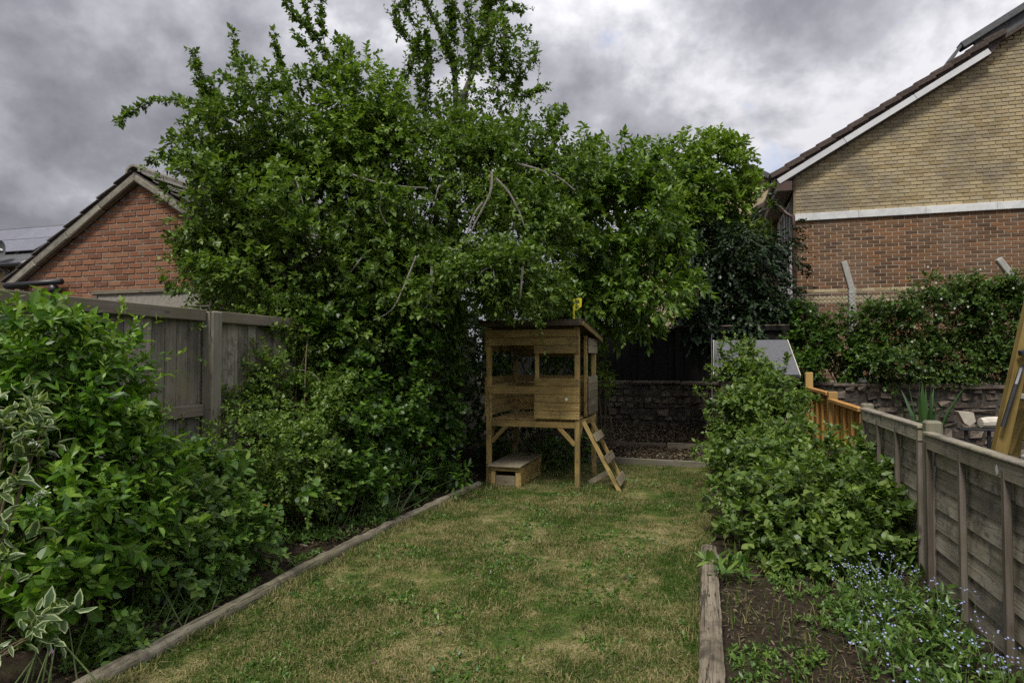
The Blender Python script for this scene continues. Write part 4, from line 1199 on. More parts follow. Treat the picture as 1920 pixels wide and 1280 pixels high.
# ================================================================== TREES
def trunk_of(t, paths, mat='bark', name='trunk'):
    b = MB()
    for path, r0, r1 in paths: b.tube(path, np.linspace(r0, r1, len(path)) * (1 + np.random.default_rng(len(path)).normal(0, .04, len(path))), 8)
    return b.build(name, M_[mat], t, True)


def tree_left():
    rng = np.random.default_rng(11)
    root = at(640, 900, 8.3); root[2] = 0
    t = thing('plum_tree', root, 'broad dark plum tree overgrown with ivy rising above the grey fence', 'tree')
    base = root
    paths = [(smooth_path([base, base + (0, 0, 1.2), at(620, 480, 8.2), at(560, 350, 8.0), at(470, 260, 7.8)], 14), .13, .02),
             (smooth_path([base + (0, 0, .9), at(660, 500, 8.2), at(690, 330, 8.5), at(660, 160, 8.4)], 12), .1, .02),
             (smooth_path([base + (.0, 0, 1.1), at(560, 500, 7.7), at(450, 450, 7.5), at(370, 380, 7.4)], 12), .07, .015)]
    trunk_of(t, paths)
    lv = Leaves()
    blobs = [(445, 290, 7.6, 72, 62, .7), (355, 345, 7.5, 38, 34, .35, 1.2), (385, 430, 7.4, 45, 50, .4), (470, 400, 7.6, 115, 110, .9), (405, 520, 7.4, 75, 55, .6), (500, 520, 7.3, 90, 75, .8),
             (520, 250, 7.9, 110, 80, .8), (610, 250, 8.1, 110, 95, .9), (690, 225, 8.4, 75, 90, .8), (620, 400, 7.7, 150, 130, 1.0), (590, 520, 7.2, 120, 90, .8),
             (760, 420, 8.0, 100, 130, .9), (720, 540, 7.4, 120, 90, .8), (660, 610, 7.2, 90, 45, .6)]
    P, O = in_blobs(rng, blobs, 9500, .4, (48, .25, .22))
    k = clumpy(P, rng, 1.3, -.3); P, O = P[k], O[k]
    D = O * .8 + UP * .3 + rng.normal(0, .4, P.shape)
    shoot_leaves(lv, rng, P, D, .15, 9, .072, .047, droop=.3, spread=.9, stems=None)
    # long bare-legged shoots that make the ragged outline
    for pts, r in (([(450, 230, 7.6), (380, 200, 7.5), (310, 186, 7.4), (255, 205, 7.3), (222, 232, 7.25)], .012),
                   ([(400, 260, 7.6), (385, 190, 7.6), (365, 130, 7.6), (361, 90, 7.6)], .008), ([(420, 215, 7.6), (380, 150, 7.6), (368, 115, 7.6)], .006),
                   ([(465, 250, 7.7), (455, 160, 7.7), (443, 100, 7.7), (433, 50, 7.7)], .009), ([(560, 240, 8), (540, 160, 8), (525, 110, 8), (513, 58, 8)], .009),
                   ([(640, 200, 8.2), (610, 100, 8.2), (570, 50, 8.2), (540, 12, 8.2), (533, -20, 8.2)], .012), ([(600, 90, 8.2), (575, 30, 8.2), (576, -15, 8.2)], .006),
                   ([(610, 90, 8.2), (600, 30, 8.2), (604, -20, 8.2)], .006), ([(655, 190, 8.2), (660, 130, 8.2), (652, 75, 8.2)], .007), ([(600, 130, 8.1), (565, 80, 8.1), (552, 60, 8.1)], .006), ([(430, 240, 7.6), (405, 170, 7.6), (395, 155, 7.6)], .006), ([(500, 230, 7.8), (495, 190, 7.8), (502, 165, 7.8)], .005),
                   ([(420, 330, 7.5), (340, 300, 7.4), (290, 300, 7.4), (268, 315, 7.35)], .009), ([(400, 470, 7.4), (350, 480, 7.3), (325, 460, 7.3), (312, 442, 7.3)], .006), ([(395, 300, 7.5), (350, 250, 7.5), (345, 230, 7.5)], .006),
                   ([(380, 520, 7.3), (330, 545, 7.2), (305, 525, 7.2)], .006), ([(620, 160, 8.1), (640, 110, 8.1), (628, 70, 8.1)], .006)):
        leafy_branch(lv, rng, t, pxpath(pts, 16), r, r * .3, 66, .064, .04, spur=.05)
    b = MB()
    for pts in ([(555, 335, 7.0), (565, 370, 6.95), (572, 395, 6.95)], [(395, 530, 7.0), (405, 505, 7.0), (415, 488, 7.0)], [(690, 470, 7.0), (665, 500, 7.0), (640, 535, 7.0)], [(640, 320, 7.3), (700, 340, 7.2), (760, 350, 7.2), (800, 352, 7.2)],
                [(720, 350, 7.2), (712, 390, 7.15), (725, 420, 7.1)], [(780, 480, 6.9), (760, 530, 6.85), (735, 580, 6.8), (700, 600, 6.8)], [(590, 380, 7), (600, 420, 7), (596, 440, 7)]):
        b = MB(); b.tube(pxpath(pts, 10), np.linspace(.011, .005, 10), 5); b.build('bare_twig', M_['twig'], t)
    lv.build(t, 'small', L_['apple'], 300, rng, 'crown')
    # ivy mound over the top
    lv = Leaves()
    P, O = in_blobs(rng, [(690, 200, 8.0, 75, 70, .5), (640, 270, 7.8, 80, 80, .5), (720, 290, 7.9, 60, 90, .5), (560, 340, 7.5, 60, 60, .4)], 1300, .7)
    shoot_leaves(lv, rng, P, O + UP * .2 + rng.normal(0, .3, P.shape), .12, 6, .075, .05, droop=.6, spread=.8)
    lv.build(t, 'small', L_['bright'], 0, rng, 'climbing_ivy')['kind'] = 'stuff'


def tree_mid():
    rng = np.random.default_rng(12)
    root = at(845, 880, 9.6); root[2] = 0
    t = thing('apple_tree', root, 'tall thin topped apple tree with drooping branches over the playhouse', 'tree')
    fork = at(855, 215, 9.2)
    trunk_of(t, [(smooth_path([root, root + (0, 0, 1.3), at(848, 420, 9.5), at(842, 300, 9.3), fork], 14), .12, .06),
                 (smooth_path([fork, at(850, 120, 9.2), at(825, 60, 9.2), at(795, 0, 9.2), at(780, -60, 9.2)], 12), .04, .012),
                 (smooth_path([fork, at(885, 140, 9.2), at(905, 80, 9.2), at(918, 20, 9.2), at(930, -60, 9.2)], 12), .05, .012),
                 (smooth_path([at(842, 300, 9.3), at(930, 330, 8.8), at(1000, 400, 8.3), at(1040, 500, 8.0)], 12), .05, .012),
                 (smooth_path([at(842, 320, 9.3), at(820, 400, 8.7), at(800, 470, 8.0), at(790, 520, 7.6)], 12), .05, .012)])
    lv = Leaves()
    blobs = [(860, 330, 8.6, 120, 90, .8), (960, 310, 8.8, 95, 80, .8), (840, 230, 9.2, 60, 65, .5, .6), (930, 220, 9.1, 80, 75, .5, .6), (880, 430, 8.0, 130, 110, .8), (990, 430, 8.2, 100, 110, .8),
             (860, 530, 7.5, 110, 70, .6), (960, 530, 7.5, 90, 70, .6), (1010, 250, 9, 40, 50, .4, .6), (835, 150, 9.2, 50, 70, .4, .35), (925, 120, 9.2, 55, 90, .4, .4), (870, 60, 9.2, 60, 50, .4, .25), (1050, 295, 8.9, 45, 42, .4), (1085, 315, 9.4, 38, 36, .35), (800, 560, 7.6, 90, 55, .6), (1010, 580, 7.35, 28, 28, .2)]
    P, O = in_blobs(rng, blobs, 8500, .35, (42, .22, .25))
    k = clumpy(P, rng, 1.4, -.3)
    qx, qy, qd = proj(P); k &= ~((qx > 870) & (qx < 1140) & (qy > 575) & (qd < 9.6))
    P, O = P[k], O[k]
    D = O * .6 + UP * .1 + rng.normal(0, .45, P.shape)
    shoot_leaves(lv, rng, P, D, .15, 8, .068, .044, droop=.4, spread=.9)
    tw = MB()
    for pts, r in (([(830, 110, 9.2), (800, 120, 9.2), (770, 80, 9.2), (745, 45, 9.2), (740, 15, 9.2)], .008), ([(735, 190, 9), (755, 150, 9), (775, 110, 9), (788, 60, 9)], .006),
                   ([(855, 200, 9.2), (850, 120, 9.2), (825, 60, 9.2), (795, 0, 9.2)], .012), ([(870, 190, 9.2), (885, 120, 9.2), (905, 70, 9.2), (918, 10, 9.2), (925, -30, 9.2)], .014),
                   ([(840, 80, 9.2), (842, 40, 9.2), (836, -10, 9.2)], .006), ([(860, 110, 9.2), (852, 60, 9.2), (850, -10, 9.2)], .006), ([(890, 110, 9.2), (880, 50, 9.2), (876, 10, 9.2)], .006),
                   ([(900, 90, 9.2), (935, 30, 9.2), (960, 15, 9.2), (980, 20, 9.2)], .008), ([(910, 60, 9.2), (905, 25, 9.2), (925, 2, 9.2), (955, -10, 9.2)], .007), ([(930, 180, 9.1), (945, 110, 9.1), (948, 50, 9.1)], .008),
                   ([(955, 200, 9), (975, 150, 9), (990, 135, 9), (1000, 110, 9), (1008, 100, 9)], .006), ([(960, 180, 9), (985, 180, 9), (1005, 172, 9), (1015, 165, 9)], .005), ([(1000, 280, 8.9), (1030, 240, 8.9), (1050, 215, 8.9), (1060, 205, 8.9)], .006), ([(1020, 290, 8.9), (1050, 250, 8.9), (1062, 240, 8.9)], .005),
                   ([(920, 160, 9.1), (925, 130, 9.1), (920, 100, 9.1)], .006), ([(800, 230, 9), (800, 160, 9), (805, 120, 9), (800, 60, 9)], .007), ([(810, 250, 9), (790, 190, 9), (785, 140, 9)], .006), ([(780, 60, 9.1), (765, 30, 9.1), (760, -10, 9.1)], .006),
                   ([(970, 560, 7.3), (985, 580, 7.2), (1000, 595, 7.15), (1012, 612, 7.1)], .006), ([(980, 540, 7.4), (950, 570, 7.3), (955, 600, 7.25)], .006)):
        leafy_branch(lv, rng, t, pxpath(pts, 16), r, r * .3, 72, .068, .042, spur=.06, side=int(r * 900), twigs=tw)
    tw.build('twigs', M_['bark'], t)['kind'] = 'stuff'
    b = MB()
    for pts in ([(922, 322, 7.4), (921, 355, 7.3), (908, 385, 7.25), (885, 430, 7.2), (876, 455, 7.2)], [(930, 335, 7.4), (955, 362, 7.35), (975, 400, 7.3), (983, 425, 7.3)], [(905, 380, 7.3), (890, 400, 7.25), (875, 440, 7.2)],
                [(970, 307, 8.0), (1010, 318, 7.9), (1050, 335, 7.85), (1078, 357, 7.8)], [(940, 455, 7.0), (932, 480, 6.95), (925, 495, 6.95), (927, 525, 6.9)], [(925, 497, 6.95), (905, 508, 6.95), (898, 520, 6.95)],
                [(980, 500, 7.0), (978, 530, 6.95), (975, 560, 6.95)], [(835, 345, 7.5), (822, 352, 7.45), (815, 380, 7.4)], [(810, 500, 6.9), (806, 560, 6.85), (790, 590, 6.85)]):
        b = MB(); b.tube(pxpath(pts, 10), np.linspace(.016, .006, 10), 5); b.build('bare_twig', M_['twig'], t)
    lv.build(t, 'small', L_['apple'], 300, rng, 'crown')


def tree_right():
    rng = np.random.default_rng(13)
    root = at(1200, 730, 12.9); root[2] = 1.1
    t = thing('cherry_tree', root, 'broad leaved cherry tree hanging over the dark fence right of the playhouse', 'tree')
    trunk_of(t, [(smooth_path([root, root + (-.05, -.3, .8), at(1180, 480, 11.5), at(1150, 380, 10.8), at(1140, 300, 10.5)], 14), .09, .02), (smooth_path([root + (0, -.1, .6), at(1230, 500, 11.5), at(1240, 420, 11)], 10), .06, .02)])
    lv = Leaves()
    blobs = [(1110, 330, 10.3, 70, 50, .6), (1160, 320, 10.5, 65, 55, .6), (1090, 420, 9.8, 85, 90, .8), (1180, 420, 10, 90, 85, .9), (1230, 440, 10, 50, 75, .7), (1130, 520, 9.6, 100, 70, .8), (1210, 540, 9.8, 70, 75, .7), (1160, 590, 9.5, 80, 32, .5), (1080, 560, 9.5, 60, 45, .5), (1240, 340, 10.8, 50, 45, .5), (1140, 565, 11.4, 120, 50, .6), (1215, 500, 11.4, 75, 90, .5), (1105, 300, 10.4, 40, 35, .4), (1080, 480, 11, 80, 90, .6)]
    P, O = in_blobs(rng, blobs, 4500, .45, (26, .28, .25))
    k = clumpy(P, rng, 1.8, -.15); P, O = P[k], O[k]
    shoot_leaves(lv, rng, P, O * .8 + UP * .25 + rng.normal(0, .35, P.shape), .2, 9, .115, .062, droop=.55, spread=.9)
    for pts in ([(1160, 320, 10.5), (1165, 280, 10.5), (1168, 240, 10.5)], [(1130, 320, 10.4), (1130, 280, 10.4), (1138, 268, 10.4)], [(1095, 330, 10.3), (1092, 290, 10.3)], [(1215, 330, 10.8), (1230, 290, 10.8), (1242, 262, 10.8)], [(1165, 330, 10.4), (1150, 330, 10.4), (1140, 350, 10.4)], [(1185, 300, 10.5), (1190, 270, 10.5)]):
        leafy_branch(lv, rng, t, pxpath(pts, 8), .008, .003, 22, .1, .055, spur=.1)
    lv.build(t, 'ovate', L_['cherry'], 300, rng, 'crown')


def tree_back():
    rng = np.random.default_rng(14)
    root = at(1340, 640, 13.6); root[2] = 1.1
    t = thing('maple_tree', root, 'bright green young tree in front of the distant gable', 'tree')
    trunk_of(t, [(smooth_path([root, root + (0, 0, 1.2), at(1335, 420, 13.4), at(1330, 300, 13.3)], 12), .08, .02), (smooth_path([root + (0, 0, 1.0), at(1370, 420, 13.4), at(1390, 350, 13.4)], 10), .05, .015)])
    lv = Leaves()
    blobs = [(1310, 295, 13.3, 55, 38, .6), (1360, 300, 13.4, 40, 40, .5), (1280, 330, 13.3, 50, 45, .6), (1340, 350, 13.2, 75, 50, .8), (1380, 375, 13.2, 35, 30, .4), (1300, 400, 13.1, 60, 45, .6), (1360, 410, 13.1, 60, 40, .6), (1392, 425, 13.1, 32, 25, .3)]
    P, O = in_blobs(rng, blobs, 1900, .45, (22, .3, .25))
    k = clumpy(P, rng, 1.8, -.18); P, O = P[k], O[k]
    shoot_leaves(lv, rng, P, O * .8 + UP * .35 + rng.normal(0, .35, P.shape), .25, 9, .125, .075, droop=.4, spread=.9)
    for pts in ([(1315, 290, 13.3), (1312, 250, 13.3)], [(1340, 280, 13.3), (1342, 260, 13.3)], [(1370, 290, 13.3), (1385, 265, 13.3), (1392, 290, 13.3)], [(1420, 370, 13.2), (1445, 350, 13.1), (1452, 340, 13.1)]):
        leafy_branch(lv, rng, t, pxpath(pts, 8), .008, .003, 20, .11, .06, spur=.1)
    lv.build(t, 'ovate', L_['bright'], 200, rng, 'crown')


def conifer():
    rng = np.random.default_rng(15)
    root = at(1400, 650, 12.9); root[2] = 1.1
    t = thing('conifer', root, 'dark drooping conifer at the corner of the big gabled house', 'tree')
    trunk_of(t, [(smooth_path([root, root + (0, 0, 1), at(1410, 430, 12.9), at(1440, 390, 12.9)], 10), .1, .02)])
    lv = Leaves()
    blobs = [(1320, 460, 12.7, 48, 45, .5), (1390, 490, 12.6, 75, 80, .8), (1428, 450, 12.8, 18, 36, .3), (1435, 520, 12.6, 22, 45, .3), (1330, 560, 12.5, 60, 60, .6), (1410, 570, 12.5, 70, 65, .6), (1300, 520, 12.6, 30, 70, .4), (1450, 600, 12.6, 35, 35, .3), (1370, 620, 12.45, 80, 35, .5)]
    P, O = in_blobs(rng, blobs, 3600, .4, (40, .28, .2))
    k = clumpy(P, rng, 2.4, -.14); P, O = P[k], O[k]
    shoot_leaves(lv, rng, P, nrmz(O * np.array([1, 1, .4]) + rng.normal(0, .3, P.shape)), .32, 10, .15, .07, droop=.55, spread=.6, curl=.6)
    for px, py, n in ((1510, 500, 8), (1505, 545, 8), (1498, 430, 6), (1450, 385, 8)):
        P = at(px - 15, py - 6, 12.6) + rng.normal(0, .06, (n, 3)); shoot_leaves(lv, rng, P, np.tile(RV + UP * -.1, (n, 1)) + rng.normal(0, .2, (n, 3)), .25, 8, .1, .07, droop=.2, spread=.6)
    lv.build(t, 'spray', L_['conifer'], 200, rng, 'needles', 'needle_spray')


tree_left(); tree_mid(); tree_right(); tree_back(); conifer()

# ================================================================== CLIMBERS AND HEDGES
def bush(name, label, cat, loc, blobs, n, kind, mat, L, Wd, seed, shell=.5, sl_=.16, per=8, droop=.3, cut=-.12, scale=2.2, n_single=0, stems=12, group=None, up=.3, trif=False, stem_mat='stem', leaf_name='leaf', clump=None, stem_r=.011, tips=None, dead=0):
    rng = np.random.default_rng(seed)
    t = thing(name, loc, label, cat, group)
    P, O = in_blobs(rng, blobs, n, shell, clump)
    k = clumpy(P, rng, scale, cut); P, O = P[k], O[k]
    lv = Leaves(); st = MB()
    low = P[:, 2] > .03
    P, O = P[low], O[low]
    D = O * .8 + UP * up + rng.normal(0, .35, P.shape)
    shoot_leaves(lv, rng, P, D, sl_, per, L, Wd, droop=droop, spread=.9)
    if trif:                       # side leaflets
        lvP, lvD, lvN, lvX, lvL, lvW = lv.arrays()
        for s in (-1, 1):
            lv.add(lvP, nrmz(lvD * .45 + s * lvX * .9), lvN, lvL * .8, lvW * .85)
    lo = np.array(loc, float)
    idx = rng.choice(len(P), min(stems, len(P)), replace=False)
    few = True
    for i in idx:
        if few: st = MB()
        b0 = lo + np.array((*rng.normal(0, .12, 2), 0)); e = P[i]
        mid = b0 * .45 + e * .55 + np.array((0, 0, .15 * abs(e[2] - b0[2]))) + rng.normal(0, .04, 3)
        st.tube(smooth_path([b0, mid, e], 8), np.linspace(stem_r, stem_r * .3, 8), 5)
        if few: st.build('stem', M_[stem_mat], t)
    if stems and not few: st.build('stems', M_[stem_mat], t)
    if tips:
        q = rng.choice(len(P), len(P) // 5, replace=False); lt = Leaves()
        shoot_leaves(lt, rng, P[q] + O[q] * sl_ * .8, D[q] + UP * .3, sl_ * .8, 6, L * .62, Wd * .55, droop=.1, spread=.8)
        lt.build(t, 'small' if kind == 'ivy' else kind, L_[tips], 0, rng, 'young_leaves')['kind'] = 'stuff'
    for q in range(dead):
        i = rng.integers(len(P)); d0 = nrmz(O[i] + rng.normal(0, .6, 3))
        tt = np.linspace(0, rng.uniform(.2, .45), 6)[:, None]
        b = MB(); b.tube(P[i] + d0 * tt + np.array((*rng.normal(0, .5, 2), -.8)) * tt ** 2, np.linspace(.004, .0015, 6), 4); b.build('dry_twig', M_['twig'], t)
    lv.build(t, kind, mat, n_single, rng, 'foliage', leaf_name)
    return t


def gp(px, py, d=None):
    """a point on the ground seen at a pixel"""
    v = FV + RV * ((px - 960) / FPX) + UV * ((640 - py) / FPX); k = CAMZ / -v[2]
    p = CP + v * k; p[2] = 0; return tuple(p)


bush('privet', 'small leaved privet spilling over the board fence just right of its post', 'shrub', (-3.8, 5.3, 0),
     [(510, 690, 6.5, 50, 85, .35), (435, 775, 5.9, 50, 36, .3), (480, 855, 5.5, 75, 72, .35), (560, 760, 6.3, 70, 90, .4), (485, 650, 6.6, 40, 62, .25, 1.2), (540, 630, 6.9, 50, 60, .3, 1.2), (330, 725, 5.6, 25, 18, .15, .7), (350, 650, 5.4, 18, 38, .08, .25), (560, 870, 5.7, 65, 60, .35)],
     3900, 'small', L_['apple'], .046, .032, 27, .45, .15, 10, .4, -.25, 1.6, 250, 24, clump=(22, .15, .3), tips='bright', dead=10)
bush('ivy', 'dense dark ivy curtain falling from the plum tree to the ground beside the playhouse', 'ivy', (-3.5, 7.4, 0),
     [(600, 650, 7.0, 100, 65, .45), (650, 780, 6.7, 85, 110, .5), (700, 680, 7.2, 110, 100, .5), (700, 815, 6.9, 100, 92, .5), (790, 720, 7.9, 80, 120, .55), (810, 835, 7.8, 55, 68, .4), (600, 885, 6.0, 60, 42, .3), (640, 600, 7.2, 110, 50, .4), (770, 610, 7.8, 90, 60, .4)],
     4300, 'ivy', L_['ivy'], .062, .06, 21, .45, .14, 8, .6, -.25, 1.5, 300, 30, clump=(30, .17, .3), tips='apple', dead=10)
bush('ivy', 'dark ivy growing over the old trees in deep shade behind the playhouse', 'ivy', (-2.6, 10.3, 0),
     [(960, 700, 10.6, 120, 90, .6), (1010, 830, 10.2, 110, 55, .6), (900, 760, 9.6, 60, 150, .6), (1060, 640, 10.6, 70, 60, .6), (880, 640, 9.2, 90, 70, .6), (900, 560, 10.6, 140, 70, .6), (1020, 600, 10.9, 100, 60, .5)],
     2900, 'ivy', L_['ivy'], .065, .06, 22, .3, .16, 8, .5, -.3, 2.0, 0, 20)
bush('shrub', 'yellow green shrub growing behind the right corner of the playhouse', 'shrub', (-1.55, 10.6, .1),
     [(1128, 720, 10.4, 20, 28, .2), (1118, 690, 10.5, 18, 25, .2)], 110, 'small', L_['bright'], .06, .035, 23, .2, .14, 8, .3, -.5, 2, 0, 8)
bush('bramble_hedge', 'tall bramble hedge with small white flowers on the wall before the big house', 'hedge', (3.6, 12.85, 1.15),
     [(1700, 640, 11.15, 90, 65, .3), (1790, 580, 10.95, 95, 60, .35), (1870, 590, 10.8, 70, 75, .35), (1830, 650, 10.9, 100, 60, .35), (1930, 610, 10.6, 60, 90, .35), (1640, 600, 11.3, 45, 35, .25, .6), (1720, 570, 11.15, 40, 30, .25, .5), (1760, 680, 10.8, 140, 32, .25), (1890, 680, 10.6, 90, 32, .25)],
     4600, 'small', L_['bramble'], .066, .052, 24, .4, .16, 8, .4, -.3, 1.5, 250, 14, clump=(36, .2, .3), stem_r=.006, tips='rasp', dead=10)
bush('ivy', 'ivy trailing over the stone wall beneath the chain link fence', 'ivy', (2.3, 12.65, 1.1),
     [(1520, 640, 11.6, 45, 45, .25), (1580, 640, 11.5, 55, 50, .25), (1560, 685, 11.2, 50, 30, .15), (1620, 680, 11.2, 45, 35, .15), (1500, 600, 11.8, 30, 30, .25), (1640, 640, 11.4, 40, 45, .25), (1500, 690, 11.3, 40, 40, .2)],
     1900, 'ivy', L_['ivy'], .065, .06, 25, .4, .12, 7, .6, -.3, 2.0, 100, 8)
bush('shrub', 'leafy undergrowth beside the storage box under the playhouse', 'shrub', (-1.9, 9.1, 0),
     [(1010, 860, 9.0, 70, 26, .25), (1060, 855, 9.2, 40, 25, .2)], 190, 'small', L_['ivy'], .06, .035, 26, .3, .13, 8, .3, -.3, 2, 0, 8)
# flowers on the bramble hedge
def hedge_flowers():
    rng = np.random.default_rng(8)
    t = [o for o in bpy.data.objects if o.name.startswith('bramble_hedge')][0]
    b = MB()
    for px, py, d in ((1838, 505, 10.55), (1755, 530, 10.65), (1765, 560, 10.6), (1755, 590, 10.55), (1815, 575, 10.5), (1790, 578, 10.5), (1860, 588, 10.35), (1900, 540, 10.4), (1730, 575, 10.65), (1710, 640, 10.65), (1740, 500, 10.75)):
        c = at(px, py, d - .15)
        for a in range(5):
            q = np.array((math.cos(a * 1.257), -.2, math.sin(a * 1.257))) * .013
            s = np.array((-math.sin(a * 1.257), 0, math.cos(a * 1.257))) * .006
            b.add([c, c + q + s, c + q * 1.2, c + q - s], (), [[0, 1, 2, 3]])
    b.build('blossom', M_['petal_white'], t)
hedge_flowers()

# ================================================================== LEFT BED PLANTS
bush('mock_orange', 'big leafy light green shrub against the near end of the grey fence', 'shrub', (-3.65, 2.75, .08),
     [(50, 650, 3.75, 95, 70, .3), (150, 690, 3.9, 85, 70, .3), (60, 780, 3.7, 140, 100, .35), (190, 800, 4.0, 85, 90, .3), (110, 880, 3.6, 140, 90, .35), (235, 890, 4.0, 75, 75, .3), (90, 980, 3.5, 130, 80, .3), (220, 990, 3.75, 70, 60, .25), (-60, 800, 3.6, 100, 220, .4)],
     1450, 'ovate', L_['mock'], .085, .046, 31, .55, .2, 8, .35, -.22, 2.4, 300, 34, up=.5, tips='bright')
# upright leaders with pale tips
def leaders():
    rng = np.random.default_rng(5)
    t = [o for o in bpy.data.objects if o.name.startswith('mock_orange')][0]
    lv = Leaves(); st = MB()
    for pts in ([(45, 690, 3.7), (42, 620, 3.7), (40, 555, 3.7)], [(70, 680, 3.7), (68, 610, 3.7), (65, 580, 3.7)], [(200, 720, 4.0), (205, 670, 4.0), (206, 660, 4.0)], [(150, 660, 3.9), (160, 630, 3.9), (165, 615, 3.9)], [(10, 640, 3.7), (0, 600, 3.7), (-5, 580, 3.7)], [(240, 830, 4.1), (258, 770, 4.1), (265, 740, 4.1)], [(115, 650, 3.8), (130, 610, 3.8), (135, 600, 3.8)]):
        leafy_branch(lv, rng, st, pxpath(pts, 8), .006, .003, 26, .075, .036, spur=.05)
    st.build('leaders', M_['green_stem'], t); lv.build(t, 'ovate', L_['bright'], 60, rng, 'young_leaves')
leaders()


def dogwood():
    rng = np.random.default_rng(32)
    t = thing('variegated_dogwood', (-2.95, 1.95, .03), 'cream edged variegated shrub at the near left corner of the bed', 'shrub')
    lv = Leaves(); st = MB()
    base = np.array((-3.0, 1.9, .02))
    for px, py, d, n in ((20, 760, 2.9, 7), (55, 790, 2.95, 7), (10, 830, 2.85, 7), (60, 840, 2.95, 6), (30, 880, 2.9, 6), (-20, 800, 2.8, 6), (5, 930, 2.85, 5), (15, 1055, 2.8, 5), (-5, 1090, 2.8, 4), (60, 1190, 2.75, 7), (35, 1215, 2.72, 6), (85, 1180, 2.78, 5), (-20, 1000, 2.8, 4), (75, 815, 3.0, 4)):
        c = at(px, py, d)
        q = smooth_path([base + np.array((*rng.normal(0, .08, 2), 0)), (base + c) / 2 + np.array((0, 0, .1)), c], 8)
        st = MB(); st.tube(q, np.linspace(.008, .003, 8), 5); st.build('stem', M_['stem'], t)
        D = nrmz(q[-1] - q[-3])[None] * .4 + UP * .3 + RV * .2
        shoot_leaves(lv, rng, np.repeat(c[None], 3, 0) + rng.normal(0, .03, (3, 3)), np.repeat(D, 3, 0) + rng.normal(0, .35, (3, 3)), .12, n, .08, .038, droop=.25, spread=.95)
    lv.build(t, 'ovate', L_['dogwood'], 250, rng, 'foliage')
    for px, py, d in ((60, 830, 2.8), (68, 930, 2.9), (55, 945, 2.9), (80, 920, 2.92)):
        b = MB(); c = at(px, py, d)
        for k in range(26):
            p = c + rng.normal(0, .013, 3) * np.array((1.3, 1.3, .6))
            b.add([p, p + rng.normal(0, .006, 3), p + rng.normal(0, .006, 3)], [[0, 1, 2]])
        b.build('flower_head', M_['petal_white'], t)
dogwood()

bed = [
    ('hollyhock', 'bright leafy clump below the fence post in the left bed', 'plant', (-3.55, 4.35, .05), [(370, 870, 4.9, 40, 45, .18), (395, 900, 4.9, 55, 40, .2), (350, 920, 4.8, 40, 30, .15)], 85, 'toothed', 'herb', .1, .075, .16, 6),
    ('nettle_plant', 'tall dense nettle like plants in front of the mock orange', 'plant', (-3.35, 3.35, .04), [(290, 960, 4.1, 60, 60, .2), (330, 930, 4.3, 45, 45, .2), (260, 1020, 3.9, 60, 50, .2), (320, 1010, 4.0, 50, 50, .2)], 260, 'toothed', 'rasp', .062, .034, .16, 8),
    ('bindweed', 'heart leaved climber sprawling over the left bed below the orange flower', 'plant', (-3.2, 4.1, .05), [(430, 970, 4.5, 60, 50, .2), (470, 1010, 4.5, 45, 40, .18), (390, 1020, 4.2, 55, 50, .2), (475, 985, 4.8, 30, 30, .12)], 230, 'ivy', 'herb', .055, .055, .13, 7),
    ('wild_strawberry', 'low broad leaved weeds along the near left log', 'plant', (-3.0, 3.0, .03), [(335, 1068, 3.95, 60, 28, .15), (410, 1050, 4.2, 42, 25, .14), (265, 1080, 3.75, 35, 30, .12)], 130, 'toothed', 'herb', .055, .045, .1, 6),
    ('geranium', 'broad leaved geranium clump at the near left corner under the shrub', 'plant', (-3.0, 2.35, .03), [(105, 1090, 3.2, 55, 35, .15), (150, 1110, 3.3, 35, 35, .12), (50, 1120, 3.1, 35, 35, .12)], 70, 'toothed', 'mock', .085, .07, .14, 6),
    ('dock_plant', 'small dock seedling growing on bare soil beside the near log', 'plant', (-2.95, 2.75, .02), [(215, 1195, 3.3, 28, 28, .1), (235, 1215, 3.3, 22, 18, .08)], 28, 'toothed', 'herb', .05, .035, .1, 6),
    ('fern', 'low dark ferns at the foot of the ivy near the middle log', 'plant', (-3.1, 5.9, .04), [(700, 920, 6.3, 40, 35, .2), (760, 900, 6.8, 45, 30, .2), (830, 890, 7.2, 40, 28, .2), (660, 885, 6.2, 30, 30, .15)], 80, 'lance', 'ivy', .085, .03, .16, 8),
    ('bramble_plant', 'broad leaved bramble seedlings at the foot of the ivy thicket', 'plant', (-3.3, 5.2, .04), [(660, 905, 5.9, 40, 30, .15), (700, 890, 6.1, 35, 30, .15), (535, 925, 5.2, 35, 28, .12)], 50, 'toothed', 'ivy', .085, .07, .14, 6),
]
for q, (nm, lab, cat, loc, blobs, n, kd, mt, L, Wd, sl_, per) in enumerate(bed):
    bush(nm, lab, cat, loc, blobs, n, kd, L_[mt], L, Wd, 50 + q, .2, sl_, per, .35, -.35, 2.5, 100 if L > .08 else 60, 14, up=.55, stem_mat='green_stem', stem_r=.004)


